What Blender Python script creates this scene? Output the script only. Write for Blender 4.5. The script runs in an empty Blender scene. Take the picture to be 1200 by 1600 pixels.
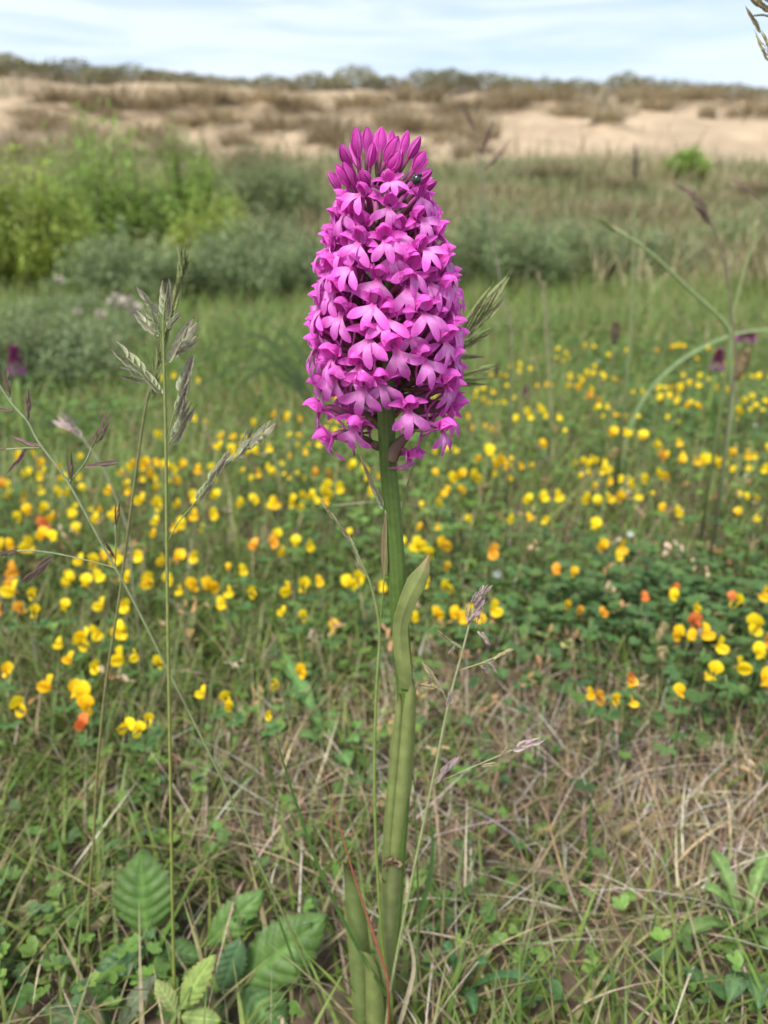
import bpy, math, random
import numpy as np
from mathutils import Vector, Matrix

random.seed(7)
rng = np.random.default_rng(11)
sc = bpy.context.scene
COL = sc.collection
R = math.radians

# ------------------------------------------------------------------ camera
CAM_H, PITCH, F = 0.27, 19.9, 1246.0          # metres, degrees down, focal length in photo pixels (1600 tall)
cam_d = bpy.data.cameras.new('camera')
cam = bpy.data.objects.new('camera', cam_d)
COL.objects.link(cam)
cam.location = (0, 0, CAM_H)
cam.rotation_euler = (R(90 - PITCH), 0, 0)
cam_d.sensor_fit = 'VERTICAL'
cam_d.sensor_height = 36.0
cam_d.lens = 36.0 * F / 1600.0
cam_d.clip_start = 0.01
cam_d.clip_end = 2000
cam_d.dof.use_dof = True
cam_d.dof.focus_distance = 0.182
cam_d.dof.aperture_fstop = 16.5
sc.camera = cam

# ------------------------------------------------------------------ sky, sun, exposure
SUN_EL, SUN_AZ = 58, -150        # azimuth clockwise from +Y: behind the camera and to its left
world = bpy.data.worlds.new('World')
sc.world = world
world.use_nodes = True
nt = world.node_tree
nt.nodes.clear()
out = nt.nodes.new('ShaderNodeOutputWorld')
bg = nt.nodes.new('ShaderNodeBackground')
sky = nt.nodes.new('ShaderNodeTexSky')
sky.sky_type = 'NISHITA'
sky.sun_disc = False
sky.sun_elevation = R(SUN_EL)
sky.sun_rotation = R(SUN_AZ)
sky.air_density = 1.0
sky.dust_density = 1.5
tc = nt.nodes.new('ShaderNodeTexCoord')
mp = nt.nodes.new('ShaderNodeMapping')
mp.inputs['Scale'].default_value = (2.6, 2.6, 26.0)
mp.inputs['Rotation'].default_value = (0.03, 0.05, 0.3)
nz = nt.nodes.new('ShaderNodeTexNoise')
nz.inputs['Scale'].default_value = 1.7
nz.inputs['Detail'].default_value = 7
nz.inputs['Roughness'].default_value = 0.55
nz.inputs['Distortion'].default_value = 0.5
rp = nt.nodes.new('ShaderNodeValToRGB')
rp.color_ramp.elements[0].position = 0.33
rp.color_ramp.elements[0].color = (0.42, 0.42, 0.42, 1)
rp.color_ramp.elements[1].position = 0.62
rp.color_ramp.elements[1].color = (1, 1, 1, 1)
mixs = nt.nodes.new('ShaderNodeMixRGB')
mixs.inputs[2].default_value = (4.6, 5.2, 6.05, 1)      # thin bright cloud, same units as the sky
nt.links.new(tc.outputs['Generated'], mp.inputs['Vector'])
nt.links.new(mp.outputs['Vector'], nz.inputs['Vector'])
nt.links.new(nz.outputs['Fac'], rp.inputs['Fac'])
nt.links.new(rp.outputs['Color'], mixs.inputs['Fac'])
nt.links.new(sky.outputs['Color'], mixs.inputs[1])
nt.links.new(mixs.outputs['Color'], bg.inputs['Color'])
bg.inputs['Strength'].default_value = 0.10
nt.links.new(bg.outputs['Background'], out.inputs['Surface'])

sun_d = bpy.data.lights.new('sun', 'SUN')
sun_d.energy = 2.9
sun_d.angle = R(18)
sun_d.color = (1.0, 0.965, 0.9)
sun = bpy.data.objects.new('sun', sun_d)
COL.objects.link(sun)
sdir = Vector((math.sin(R(SUN_AZ)) * math.cos(R(SUN_EL)), math.cos(R(SUN_AZ)) * math.cos(R(SUN_EL)), math.sin(R(SUN_EL))))
sun.rotation_euler = sdir.to_track_quat('Z', 'Y').to_euler()

sc.view_settings.view_transform = 'Standard'
sc.view_settings.look = 'None'
sc.view_settings.gamma = 1
sc.view_settings.use_curve_mapping = False
sc.view_settings.exposure = 1.0
sc.render.engine = 'CYCLES'
sc.cycles.use_denoising = True
sc.cycles.max_bounces = 7
sc.cycles.diffuse_bounces = 4
sc.cycles.transmission_bounces = 4

# ------------------------------------------------------------------ helpers
_fw = Vector((0, math.cos(R(PITCH)), -math.sin(R(PITCH))))
_up = Vector((0, math.sin(R(PITCH)), math.cos(R(PITCH))))


def at(px, py, Y=None, z=None):
    """World point seen at a photo pixel: at horizontal distance Y, or at height z."""
    d = _fw + Vector((1, 0, 0)) * ((px - 600) / F) - _up * ((py - 800) / F)
    s = (Y / d.y) if Y is not None else ((z - CAM_H) / d.z)
    return Vector((0, 0, CAM_H)) + d * s


def psize(npx, Y, py=800):
    d = _fw - _up * ((py - 800) / F)
    return npx / F * Y / d.y


_tab = np.random.default_rng(3).random((64, 64))


def vnoise(x, y, sc_=1.0, off=0):
    x = np.asarray(x, float) * sc_ + off * 7.31
    y = np.asarray(y, float) * sc_ + off * 3.77
    xi, yi = np.floor(x).astype(int), np.floor(y).astype(int)
    fx, fy = x - xi, y - yi
    fx, fy = fx * fx * (3 - 2 * fx), fy * fy * (3 - 2 * fy)
    g = lambda a, b: _tab[a % 64, b % 64]
    return (g(xi, yi) * (1 - fx) + g(xi + 1, yi) * fx) * (1 - fy) + (g(xi, yi + 1) * (1 - fx) + g(xi + 1, yi + 1) * fx) * fy


def fbm(x, y, s, off=0, o=4):
    v, a, n = 0, 1, 0
    for i in range(o):
        v = v + a * vnoise(x, y, s * 2 ** i, off + i * 5)
        n += a
        a *= .5
    return v / n


def spline(pts, n):
    """Catmull-Rom through pts (tuples of any length)."""
    P = np.array([tuple(p) for p in pts], float)
    if len(P) == 2:
        t = np.linspace(0, 1, n)[:, None]
        return P[0] * (1 - t) + P[1] * t
    P = np.vstack([2 * P[0] - P[1], P, 2 * P[-1] - P[-2]])
    m = len(P) - 3
    res = []
    for k in np.linspace(0, m - 1e-9, n):
        i = int(k)
        t = k - i
        a, b, c, d = P[i:i + 4]
        res.append(.5 * (2 * b + (c - a) * t + (2 * a - 5 * b + 4 * c - d) * t * t + (3 * b - a - 3 * c + d) * t ** 3))
    return np.array(res)


def new_mesh(name, V, faces, C, mats, midx=None, smooth=True):
    me = bpy.data.meshes.new(name)
    me.from_pydata([tuple(v) for v in V], [], faces)
    if C is not None:
        a = me.color_attributes.new('tint', 'FLOAT_COLOR', 'POINT')
        arr = np.ones((len(V), 4), np.float32)
        arr[:, :3] = np.array(C, np.float32)
        a.data.foreach_set('color', arr.ravel())
    for m in (mats if isinstance(mats, (list, tuple)) else [mats]):
        me.materials.append(m)
    if midx:
        me.polygons.foreach_set('material_index', midx)
    me.polygons.foreach_set('use_smooth', [smooth] * len(me.polygons))
    me.update()
    return me


def np_mesh(name, V, Q, C, mat):
    """Fast mesh of quads from numpy arrays."""
    me = bpy.data.meshes.new(name)
    V = np.asarray(V, np.float32).reshape(-1, 3)
    Q = np.asarray(Q, np.int32).reshape(-1, 4)
    me.vertices.add(len(V))
    me.vertices.foreach_set('co', V.ravel())
    me.loops.add(Q.size)
    me.loops.foreach_set('vertex_index', Q.ravel())
    me.polygons.add(len(Q))
    me.polygons.foreach_set('loop_start', np.arange(0, Q.size, 4, dtype=np.int32))
    me.polygons.foreach_set('loop_total', np.full(len(Q), 4, np.int32))
    a = me.color_attributes.new('tint', 'FLOAT_COLOR', 'POINT')
    arr = np.ones((len(V), 4), np.float32)
    arr[:, :3] = np.asarray(C, np.float32).reshape(-1, 3)
    a.data.foreach_set('color', arr.ravel())
    me.polygons.foreach_set('use_smooth', np.ones(len(Q), bool))
    me.materials.append(mat)
    me.update(calc_edges=True)
    return me


def lerp(a, b, t):
    return tuple(x + (y - x) * t for x, y in zip(a, b))


class MB:
    """Collects tubes, ribbons and petals; build() links them as one mesh object."""

    def __init__(s):
        s.V, s.Fc, s.C = [], [], []

    def add(s, V, Fc, C):
        o = len(s.V)
        s.V += [tuple(v) for v in V]
        s.C += [tuple(c) for c in C]
        s.Fc += [tuple(i + o for i in f) for f in Fc]

    def tube(s, pts, rad, col, sides=6, ridge=0.0):
        P = np.array([tuple(p) for p in pts], float)
        n = len(P)
        rad = np.interp(np.linspace(0, 1, n), np.linspace(0, 1, len(rad)), rad) if np.ndim(rad) else np.full(n, rad)
        T = np.gradient(P, axis=0)
        T /= np.linalg.norm(T, axis=1)[:, None] + 1e-12
        a = np.cross(T[0], (1, 0, 0) if abs(T[0][0]) < .8 else (0, 1, 0))
        a /= np.linalg.norm(a)
        V, C, Fc = [], [], []
        for i in range(n):
            a = a - T[i] * np.dot(a, T[i])
            a /= np.linalg.norm(a)
            b = np.cross(T[i], a)
            for k in range(sides):
                th = 2 * math.pi * k / sides
                rr = rad[i] * (1 + (ridge if k % 2 else -ridge))
                V.append(P[i] + (a * math.cos(th) + b * math.sin(th)) * rr)
                C.append(col(i / (n - 1), k) if callable(col) else col)
        for i in range(n - 1):
            for k in range(sides):
                k2 = (k + 1) % sides
                Fc.append((i * sides + k, i * sides + k2, (i + 1) * sides + k2, (i + 1) * sides + k))
        Fc.append(tuple(range(sides))[::-1])
        Fc.append(tuple((n - 1) * sides + k for k in range(sides)))
        s.add(V, Fc, C)

    def petal(s, pts, widths, side, curl=0.0, col=(1, 1, 1), cross=5, fold=0.0, ripple=0.0):
        """Strip along pts, widths across along `side`, curved towards `up` by curl x half width; col(t, u)."""
        P = np.array([tuple(p) for p in pts], float)
        n = len(P)
        W = np.interp(np.linspace(0, 1, n), np.linspace(0, 1, len(widths)), widths)
        T = np.gradient(P, axis=0)
        T /= np.linalg.norm(T, axis=1)[:, None] + 1e-12
        side = np.array(tuple(side), float)
        V, C, Fc = [], [], []
        for i in range(n):
            b = side - T[i] * np.dot(side, T[i])
            b /= np.linalg.norm(b) + 1e-12
            nn = np.cross(b, T[i])
            for k in range(cross):
                u = 2 * k / (cross - 1) - 1
                h = W[i] * .5
                V.append(P[i] + b * u * h + nn * (curl * h * u * u + fold * h * abs(u) + ripple * h * math.sin(9 * i / n + u * 2)))
                C.append(col(i / (n - 1), u) if callable(col) else col)
        for i in range(n - 1):
            for k in range(cross - 1):
                Fc.append((i * cross + k, i * cross + k + 1, (i + 1) * cross + k + 1, (i + 1) * cross + k))
        s.add(V, Fc, C)

    def ball(s, c, r, col, nu=8, nv=6):
        V, Fc, C = [], [], []
        for j in range(nv + 1):
            ph = math.pi * j / nv
            for i in range(nu):
                th = 2 * math.pi * i / nu
                V.append((c[0] + r[0] * math.sin(ph) * math.cos(th), c[1] + r[1] * math.sin(ph) * math.sin(th), c[2] + r[2] * math.cos(ph)))
                C.append(col)
        for j in range(nv):
            for i in range(nu):
                Fc.append((j * nu + i, j * nu + (i + 1) % nu, (j + 1) * nu + (i + 1) % nu, (j + 1) * nu + i))
        s.add(V, Fc, C)

    def mesh(s, name, mat, origin=(0, 0, 0)):
        o = Vector(origin)
        return new_mesh(name, [Vector(v) - o for v in s.V], s.Fc, s.C, mat)

    def build(s, name, mat, parent=None):
        me = s.mesh(name, mat, parent.location if parent is not None else (0, 0, 0))
        return link(name, me, parent)


def link(name, me, parent=None, M=None):
    o = bpy.data.objects.new(name, me)
    COL.objects.link(o)
    if parent is not None:
        o.parent = parent
    if M is not None:
        o.matrix_basis = M
    return o


def tag(o, label=None, cat=None, group=None, kind=None):
    if label:
        o['label'] = label
    if cat:
        o['category'] = cat
    if group:
        o['group'] = group
    if kind:
        o['kind'] = kind
    return o


def empty(name, loc, label, cat, group=None):
    o = bpy.data.objects.new(name, None)
    COL.objects.link(o)
    o.location = loc
    o.empty_display_size = 0.01
    return tag(o, label, cat, group)


def span(base, tip, wide, roll=0.0):
    """Matrix taking a unit piece along +Z to base..tip with the given width scale."""
    base, tip = Vector(base), Vector(tip)
    d = tip - base
    q = d.to_track_quat('Z', 'Y').to_matrix().to_4x4()
    return Matrix.Translation(base) @ q @ Matrix.Rotation(roll, 4, 'Z') @ Matrix.Diagonal((wide, wide, d.length, 1))


# ------------------------------------------------------------------ materials
def plant_mat(name, rough=0.55, trans=0.3, noise=400.0, var=0.25, objvar=0.1, spec=0.3, bump=0.0, mult=(1, 1, 1)):
    m = bpy.data.materials.new(name)
    m.use_nodes = True
    n, l = m.node_tree.nodes, m.node_tree.links
    n.clear()
    o = n.new('ShaderNodeOutputMaterial')
    at_ = n.new('ShaderNodeAttribute')
    at_.attribute_name = 'tint'
    geo = n.new('ShaderNodeNewGeometry')
    nz = n.new('ShaderNodeTexNoise')
    nz.inputs['Scale'].default_value = noise
    nz.inputs['Detail'].default_value = 3
    l.new(geo.outputs['Position'], nz.inputs['Vector'])
    mr = n.new('ShaderNodeMapRange')
    mr.inputs[3].default_value = 1 - var
    mr.inputs[4].default_value = 1 + var
    mr.inputs[1].default_value = .25
    mr.inputs[2].default_value = .75
    l.new(nz.outputs['Fac'], mr.inputs[0])
    oi = n.new('ShaderNodeObjectInfo')
    mr2 = n.new('ShaderNodeMapRange')
    mr2.inputs[3].default_value = 1 - objvar
    mr2.inputs[4].default_value = 1 + objvar
    l.new(oi.outputs['Random'], mr2.inputs[0])
    mu = n.new('ShaderNodeMath')
    mu.operation = 'MULTIPLY'
    l.new(mr.outputs[0], mu.inputs[0])
    l.new(mr2.outputs[0], mu.inputs[1])
    mx = n.new('ShaderNodeVectorMath')
    mx.operation = 'SCALE'
    l.new(at_.outputs['Color'], mx.inputs[0])
    l.new(mu.outputs[0], mx.inputs['Scale'])
    mm = n.new('ShaderNodeVectorMath')
    mm.operation = 'MULTIPLY'
    mm.inputs[1].default_value = mult
    l.new(mx.outputs[0], mm.inputs[0])
    pb = n.new('ShaderNodeBsdfPrincipled')
    pb.inputs['Roughness'].default_value = rough
    pb.inputs['Specular IOR Level'].default_value = spec
    l.new(mm.outputs[0], pb.inputs['Base Color'])
    if bump:
        bp = n.new('ShaderNodeBump')
        bp.inputs['Strength'].default_value = bump
        bp.inputs['Distance'].default_value = 0.0004
        l.new(nz.outputs['Fac'], bp.inputs['Height'])
        l.new(bp.outputs[0], pb.inputs['Normal'])
    tr = n.new('ShaderNodeBsdfTranslucent')
    l.new(mm.outputs[0], tr.inputs['Color'])
    ms = n.new('ShaderNodeMixShader')
    ms.inputs[0].default_value = trans
    l.new(pb.outputs[0], ms.inputs[1])
    l.new(tr.outputs[0], ms.inputs[2])
    l.new(ms.outputs[0], o.inputs['Surface'])
    return m


M_PETAL = plant_mat('orchid petal', rough=.6, trans=.42, noise=900, var=.16, objvar=.2, spec=.25)
M_OVARY = plant_mat('orchid ovary', rough=.5, trans=.1, noise=900, var=.25, objvar=.2)
M_STEM = plant_mat('orchid stem', rough=.42, trans=.12, noise=700, var=.16, objvar=0, spec=.4, bump=.25)
M_SHEATH = plant_mat('orchid sheath leaf', rough=.5, trans=.3, noise=240, var=.2, objvar=.05, spec=.4, bump=.25)
M_CULM = plant_mat('grass culm', rough=.5, trans=.15, noise=500, var=.2, objvar=.05)
M_SPIKE = plant_mat('grass spikelet', rough=.6, trans=.3, noise=1400, var=.25, objvar=.18)
M_BLADE = plant_mat('grass blade', rough=.5, trans=.35, noise=260, var=.28, objvar=0)
M_DRY = plant_mat('dry grass', rough=.8, trans=.2, noise=500, var=.3, objvar=0, spec=.1)
M_LEAF = plant_mat('small leaf', rough=.5, trans=.3, noise=600, var=.25, objvar=.1)
M_BRAMBLE = plant_mat('bramble leaf', rough=.5, trans=.3, noise=260, var=.24, objvar=.16, bump=.4)
M_YELLOW = plant_mat('trefoil petal', rough=.5, trans=.35, noise=900, var=.12, objvar=.12, spec=.25)
M_BUSH = plant_mat('shrub leaf', rough=.6, trans=.45, noise=6, var=.25, objvar=.06)
M_TWIG = plant_mat('shrub twig', rough=.8, trans=0, noise=80, var=.3, objvar=.1)
M_TUFT = plant_mat('marram blade', rough=.6, trans=.25, noise=3, var=.25, objvar=.15)


def solid_mat(name, col, rough, spec=.5, noise=2000):
    m = bpy.data.materials.new(name)
    m.use_nodes = True
    n, l = m.node_tree.nodes, m.node_tree.links
    b = n['Principled BSDF']
    b.inputs['Roughness'].default_value = rough
    b.inputs['Specular IOR Level'].default_value = spec
    nz = n.new('ShaderNodeTexNoise')
    nz.inputs['Scale'].default_value = noise
    rp = n.new('ShaderNodeValToRGB')
    rp.color_ramp.elements[0].color = tuple(c * .7 for c in col) + (1,)
    rp.color_ramp.elements[1].color = tuple(c * 1.3 for c in col) + (1,)
    l.new(nz.outputs['Fac'], rp.inputs['Fac'])
    l.new(rp.outputs['Color'], b.inputs['Base Color'])
    return m


def ground_mat():
    m = bpy.data.materials.new('dune ground')
    m.use_nodes = True
    n, l = m.node_tree.nodes, m.node_tree.links
    b = n['Principled BSDF']
    b.inputs['Roughness'].default_value = .95
    b.inputs['Specular IOR Level'].default_value = .1
    geo = n.new('ShaderNodeNewGeometry')
    a = n.new('ShaderNodeAttribute')
    a.attribute_name = 'tint'
    n1 = n.new('ShaderNodeTexNoise')
    n1.inputs['Scale'].default_value = 160
    n1.inputs['Detail'].default_value = 6
    n1.inputs['Roughness'].default_value = .7
    n2 = n.new('ShaderNodeTexNoise')
    n2.inputs['Scale'].default_value = 1.6
    n2.inputs['Detail'].default_value = 9
    n2.inputs['Roughness'].default_value = .65
    for q in (n1, n2):
        l.new(geo.outputs['Position'], q.inputs['Vector'])
    r1 = n.new('ShaderNodeMapRange')
    r1.inputs[1].default_value, r1.inputs[2].default_value = .3, .7
    r1.inputs[3].default_value, r1.inputs[4].default_value = .6, 1.4
    l.new(n1.outputs['Fac'], r1.inputs[0])
    r2 = n.new('ShaderNodeMapRange')
    r2.inputs[1].default_value, r2.inputs[2].default_value = .3, .7
    r2.inputs[3].default_value, r2.inputs[4].default_value = .8, 1.2
    l.new(n2.outputs['Fac'], r2.inputs[0])
    mu = n.new('ShaderNodeMath')
    mu.operation = 'MULTIPLY'
    l.new(r1.outputs[0], mu.inputs[0])
    l.new(r2.outputs[0], mu.inputs[1])
    sv = n.new('ShaderNodeVectorMath')
    sv.operation = 'SCALE'
    l.new(a.outputs['Color'], sv.inputs[0])
    l.new(mu.outputs[0], sv.inputs['Scale'])
    l.new(sv.outputs[0], b.inputs['Base Color'])
    bp = n.new('ShaderNodeBump')
    bp.inputs['Strength'].default_value = .6
    bp.inputs['Distance'].default_value = .004
    l.new(n1.outputs['Fac'], bp.inputs['Height'])
    l.new(bp.outputs[0], b.inputs['Normal'])
    return m


M_GROUND = ground_mat()

# ------------------------------------------------------------------ terrain
PY = [-400, -10, 3.0, 4.5, 6, 8, 12, 16, 22, 28, 31, 34, 45, 80, 600]
PZ = [0, 0, 0, 0.0, .10, .33, .93, 1.50, 2.70, 4.02, 4.40, 4.2, 2.6, 1.2, 0]


def gz(x, y):
    x, y = np.asarray(x, float), np.asarray(y, float)
    z = np.interp(y, PY, PZ)
    far = np.clip((y - 4) / 12, 0, 1) * np.clip((90 - y) / 40, 0, 1)
    z = z + far * ((fbm(x, y, .12, 1) - .5) * .7 + (fbm(x, y, .5, 2) - .5) * .55 + (fbm(x, y, 1.7, 4) - .5) * .22)
    z = z - np.clip((y - 12) / 18, 0, 1) * .024 * np.clip(x, -25, 25) * np.clip((90 - y) / 50, 0, 1)
    mid = np.clip((y - 2.2) / 2, 0, 1) * np.clip((9 - y) / 4, 0, 1)
    z = z + mid * (fbm(x, y, .7, 8) - .5) * .14
    near = np.clip((6 - y) / 3, 0, 1)
    z = z + near * ((fbm(x, y, 9, 3) - .5) * .016 - .002)
    return z


def sandy(x, y):
    """0..1: bare sand against vegetated ground."""
    e = np.clip((y - (11.0 - .10 * x)) / 3.0, 0, 1) * np.clip((30.5 - y) / 2.5, 0, 1)
    s = fbm(x, y * .3, .42, 21, 5)
    left = np.clip((2 - x) / 10, 0, 1) * .06
    return e * np.clip((s - .20 - left) / .12, 0, 1)


def dry_patch(x, y):
    d = 0
    for cx, cy, rx, ry, a in ((.06, .385, .08, .06, 1.15), (.14, .315, .11, .08, 1.2), (-.05, .325, .055, .045, .8), (.12, .265, .1, .05, .75), (.02, .30, .05, .05, .8)):
        d = np.maximum(d, a * np.exp(-((x - cx) / rx) ** 2 - ((y - cy) / ry) ** 2))
    d = d + (fbm(x, y, 14, 31) - .5) * .7 * np.clip((3 - y) / 2, 0, 1)
    return np.clip(d, 0, 1)


ys = np.concatenate([np.linspace(-3, 0, 7), np.linspace(.1, 1.2, 80), np.linspace(1.24, 6, 90), np.linspace(6.1, 14, 70), np.linspace(14.15, 36, 140), np.linspace(37, 80, 30), [100, 150, 300, 600]])
us = np.linspace(-1, 1, 181)
GX, GY = np.meshgrid(us, ys)
GXW = GX * (1.2 + np.maximum(GY, 0) * .95)
GZ = gz(GXW, GY)
soil = np.array((.135, .10, .068))
olive = np.array((.16, .165, .075))
tan = np.array((.27, .22, .13))
sand = np.array((.375, .285, .19))
k = fbm(GXW, GY * np.clip(1.2 - GY / 25, .25, 1), .9, 41)[..., None]
far = np.clip((GY - 2.2) / 1.5, 0, 1)[..., None]
veg = olive * (1 - np.clip((k - .42) / .2, 0, 1)) + tan * np.clip((k - .42) / .2, 0, 1)
gc = soil * (1 - far) + veg * far
sd = sandy(GXW, GY)[..., None]
brown = np.array((.27, .205, .14))
hi = np.clip((GY - 14) / 5, 0, 1)[..., None]
gc = gc * (1 - hi) + (brown * .5 + veg * .5) * hi
mot = np.clip((fbm(GXW, GY * .3, 1.3, 47, 5)[..., None] - .36) / .2, 0, 1)
gc = gc * (1 - sd) + (sand * mot + (sand * .45 + brown * .55) * (1 - mot)) * sd
ny, nx = GXW.shape
ii = np.arange(ny * nx).reshape(ny, nx)
Q = np.stack([ii[:-1, :-1], ii[:-1, 1:], ii[1:, 1:], ii[1:, :-1]], -1)
g = link('ground', np_mesh('ground', np.stack([GXW, GY, GZ], -1), Q, gc, M_GROUND))
tag(g, 'sandy meadow soil rising to a long pale dune ridge', kind='structure')


# ------------------------------------------------------------------ ground cover (nobody could count it)
def blades(name, x, y, h, w, col, lean, curve, mat, segs=3, az=None, z0=None, tipcol=None):
    N = len(x)
    az = rng.uniform(0, 2 * np.pi, N) if az is None else az
    z0 = gz(x, y) - .003 if z0 is None else z0
    t = np.linspace(0, 1, segs + 1)[None, :]
    hh, ll, cc = h[:, None], lean[:, None], curve[:, None]
    fo = hh * (ll * t + cc * t * t)
    zz = hh * t * np.sqrt(np.clip(1 - (ll * .6 + cc * t * .55) ** 2 * .6, .06, 1))
    ww = w[:, None] * .5 * np.clip(1.02 - t ** 1.8, .06, 1) * (.7 + .3 * np.minimum(1, 3 * t))
    ca, sa = np.cos(az)[:, None], np.sin(az)[:, None]
    cx, cy = x[:, None] + fo * ca, y[:, None] + fo * sa
    cz = z0[:, None] + zz
    V = np.empty((N, segs + 1, 2, 3), np.float32)
    for s_, sg in ((0, -1), (1, 1)):
        V[:, :, s_, 0] = cx - sa * ww * sg
        V[:, :, s_, 1] = cy + ca * ww * sg
        V[:, :, s_, 2] = cz
    C = np.empty((N, segs + 1, 2, 3), np.float32)
    tc_ = col if tipcol is None else tipcol
    C[:] = col[:, None, None, :] * (1 - t[:, :, None, None]) + tc_[:, None, None, :] * t[:, :, None, None]
    base = (np.arange(N) * (segs + 1) * 2)[:, None]
    k_ = np.arange(segs)[None, :] * 2
    Q = np.stack([base + k_, base + k_ + 1, base + k_ + 3, base + k_ + 2], -1)
    return link(name, np_mesh(name, V, Q, C, mat))


def palette(n, cols, jit=.18, gain=1.0):
    c = gain * np.array(cols)[rng.integers(0, len(cols), n)]
    return c * rng.uniform(1 - jit, 1 + jit, (n, 1)) * rng.uniform(1 - jit * .4, 1 + jit * .4, (n, 3))


def scatter(n, x0, x1, y0, y1, keep=None):
    """Random points in a wedge that widens with distance (x in units of half view width)."""
    X, Y = [], []
    tot = 0
    while tot < n:
        y = np.sqrt(rng.uniform(y0 * y0, y1 * y1, n))
        u = rng.uniform(x0, x1, n)
        x = u * (.08 + y * .56)
        if keep is not None:
            m = rng.random(n) < keep(x, y)
            x, y = x[m], y[m]
        X.append(x)
        Y.append(y)
        tot += len(x)
    return np.concatenate(X)[:n], np.concatenate(Y)[:n]


GREENS = [(.105, .165, .028), (.13, .19, .036), (.09, .15, .028), (.155, .21, .045), (.12, .17, .045), (.17, .21, .05), (.22, .205, .09)]
TANS = [(.36, .29, .19), (.42, .35, .25), (.30, .22, .14), (.25, .18, .11), (.46, .41, .33), (.33, .25, .13)]

not_bramble = lambda x, y: 1 - .66 * ((x < -.012) & (x > -.105) & (y < .25) & (y > .15))
greenness = lambda x, y: not_bramble(x, y) * np.clip(1.0 - .95 * dry_patch(x, y), .10, 1)
parts = []
for i, (n, y0, y1, h0, h1, w0, w1) in enumerate(((24000, .14, .62, .018, .055, .001, .0027), (33000, .6, 1.6, .025, .085, .0011, .0026), (42000, 1.5, 3.6, .035, .12, .002, .0042))):
    x, y = scatter(n, -1.75, 1.75, y0, y1, greenness)
    h = rng.uniform(h0, h1, n) * (.55 + .9 * fbm(x, y, 3.0, 51))
    o = blades('short_grass', x, y, h, rng.uniform(w0, w1, n), palette(n, GREENS + [[(.24, .20, .11)], [(.22, .20, .10), (.14, .20, .045), (.12, .19, .04)], [(.23, .22, .10), (.15, .22, .06), (.17, .225, .07), (.14, .21, .055)]][i], gain=(1.08, 1.25, 1.25)[i]), rng.uniform(0, .7, n), rng.uniform(.1, .9, n), M_BLADE, segs=4 if i == 0 else 3)
    tag(o, ('fine green grass blades around the orchid stem', 'green meadow grass among the yellow flowers', 'soft green grass at the far edge of the meadow')[i], kind='stuff')

# dry litter: tangled curled straws lying on the soil
n = 15000
x, y = scatter(n, -1.3, 1.3, .16, 1.3, lambda x, y: not_bramble(x, y) * np.clip(.10 + dry_patch(x, y) * 1.0, 0, 1) * np.where(y > .65, .5, 1))
h = rng.uniform(.006, .026, n) * rng.choice([1, 1, 1, 1.6], n)
o = blades('dry_litter', x, y, h, rng.uniform(.0005, .0014, n), palette(n, TANS, .3), rng.uniform(.5, 1.3, n), rng.uniform(-1.4, 1.4, n), M_DRY, segs=5, z0=gz(x, y) + rng.uniform(0, .012, n))
tag(o, 'tangle of pale dead grass lying on bare brown soil', kind='stuff')


def leaflets(name, x, y, z, L, W, az, tilt, col, mat):
    """Obovate folded leaflets, two quads each."""
    N = len(x)
    d = np.stack([np.cos(az) * np.cos(tilt), np.sin(az) * np.cos(tilt), np.sin(tilt)], -1)
    s = np.stack([-np.sin(az), np.cos(az), np.zeros(N)], -1)
    u = np.cross(d, s)
    u *= np.sign(u[:, 2:3] + 1e-9)
    b = np.stack([x, y, z], -1)
    L_, W_ = L[:, None], W[:, None]
    V = np.stack([b, b + d * L_ * .4 - s * W_ * .42 + u * W_ * .14, b + d * L_ * .8 - s * W_ * .40 + u * W_ * .14, b + d * L_,
                  b + d * L_ * .8 + s * W_ * .40 + u * W_ * .14, b + d * L_ * .4 + s * W_ * .42 + u * W_ * .14], 1)
    base = (np.arange(N) * 6)[:, None]
    Q = np.concatenate([base + np.array([0, 1, 2, 3]), base + np.array([0, 3, 4, 5])], 1).reshape(-1, 4)
    C = np.repeat(col[:, None, :], 6, 1)
    return link(name, np_mesh(name, V, Q, C, mat))


LEAFC = [(.085, .155, .03), (.11, .185, .04), (.07, .125, .03), (.13, .20, .045), (.06, .115, .038)]
for i, (n, y0, y1, zmax, sz) in enumerate(((8000, .2, .62, .028, .0050), (27000, .55, 2.2, .06, .0075))):
    clump = lambda x, y: np.clip((fbm(x, y, 5, 61) - .33) * 3.2, .05, 1) * np.clip(1.1 - 1.35 * dry_patch(x, y), .015, 1)
    x, y = scatter(n, -1.75, 1.75, y0, y1, clump)
    z = gz(x, y) + zmax * rng.uniform(.1, 1, n) ** .8 * (.4 + 1.1 * fbm(x, y, 4, 62))
    az0 = rng.uniform(0, 6.28, n)
    k3 = np.repeat(np.arange(n), 3)
    az = az0[k3] + np.tile([-1.0, 0, 1.0], n) + rng.uniform(-.2, .2, 3 * n)
    L = sz * rng.uniform(.7, 1.35, n)[k3]
    o = leaflets('trefoil_leaves', x[k3], y[k3], z[k3], L, L * rng.uniform(.55, .8, 3 * n), az, rng.uniform(-.3, .6, n)[k3], palette(n, LEAFC, .2, 1.2)[k3], M_LEAF)
    tag(o, ('low trefoil and clover leaves close to the orchid', 'leafy trefoil ground cover under the yellow flowers')[i], kind='stuff')

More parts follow.
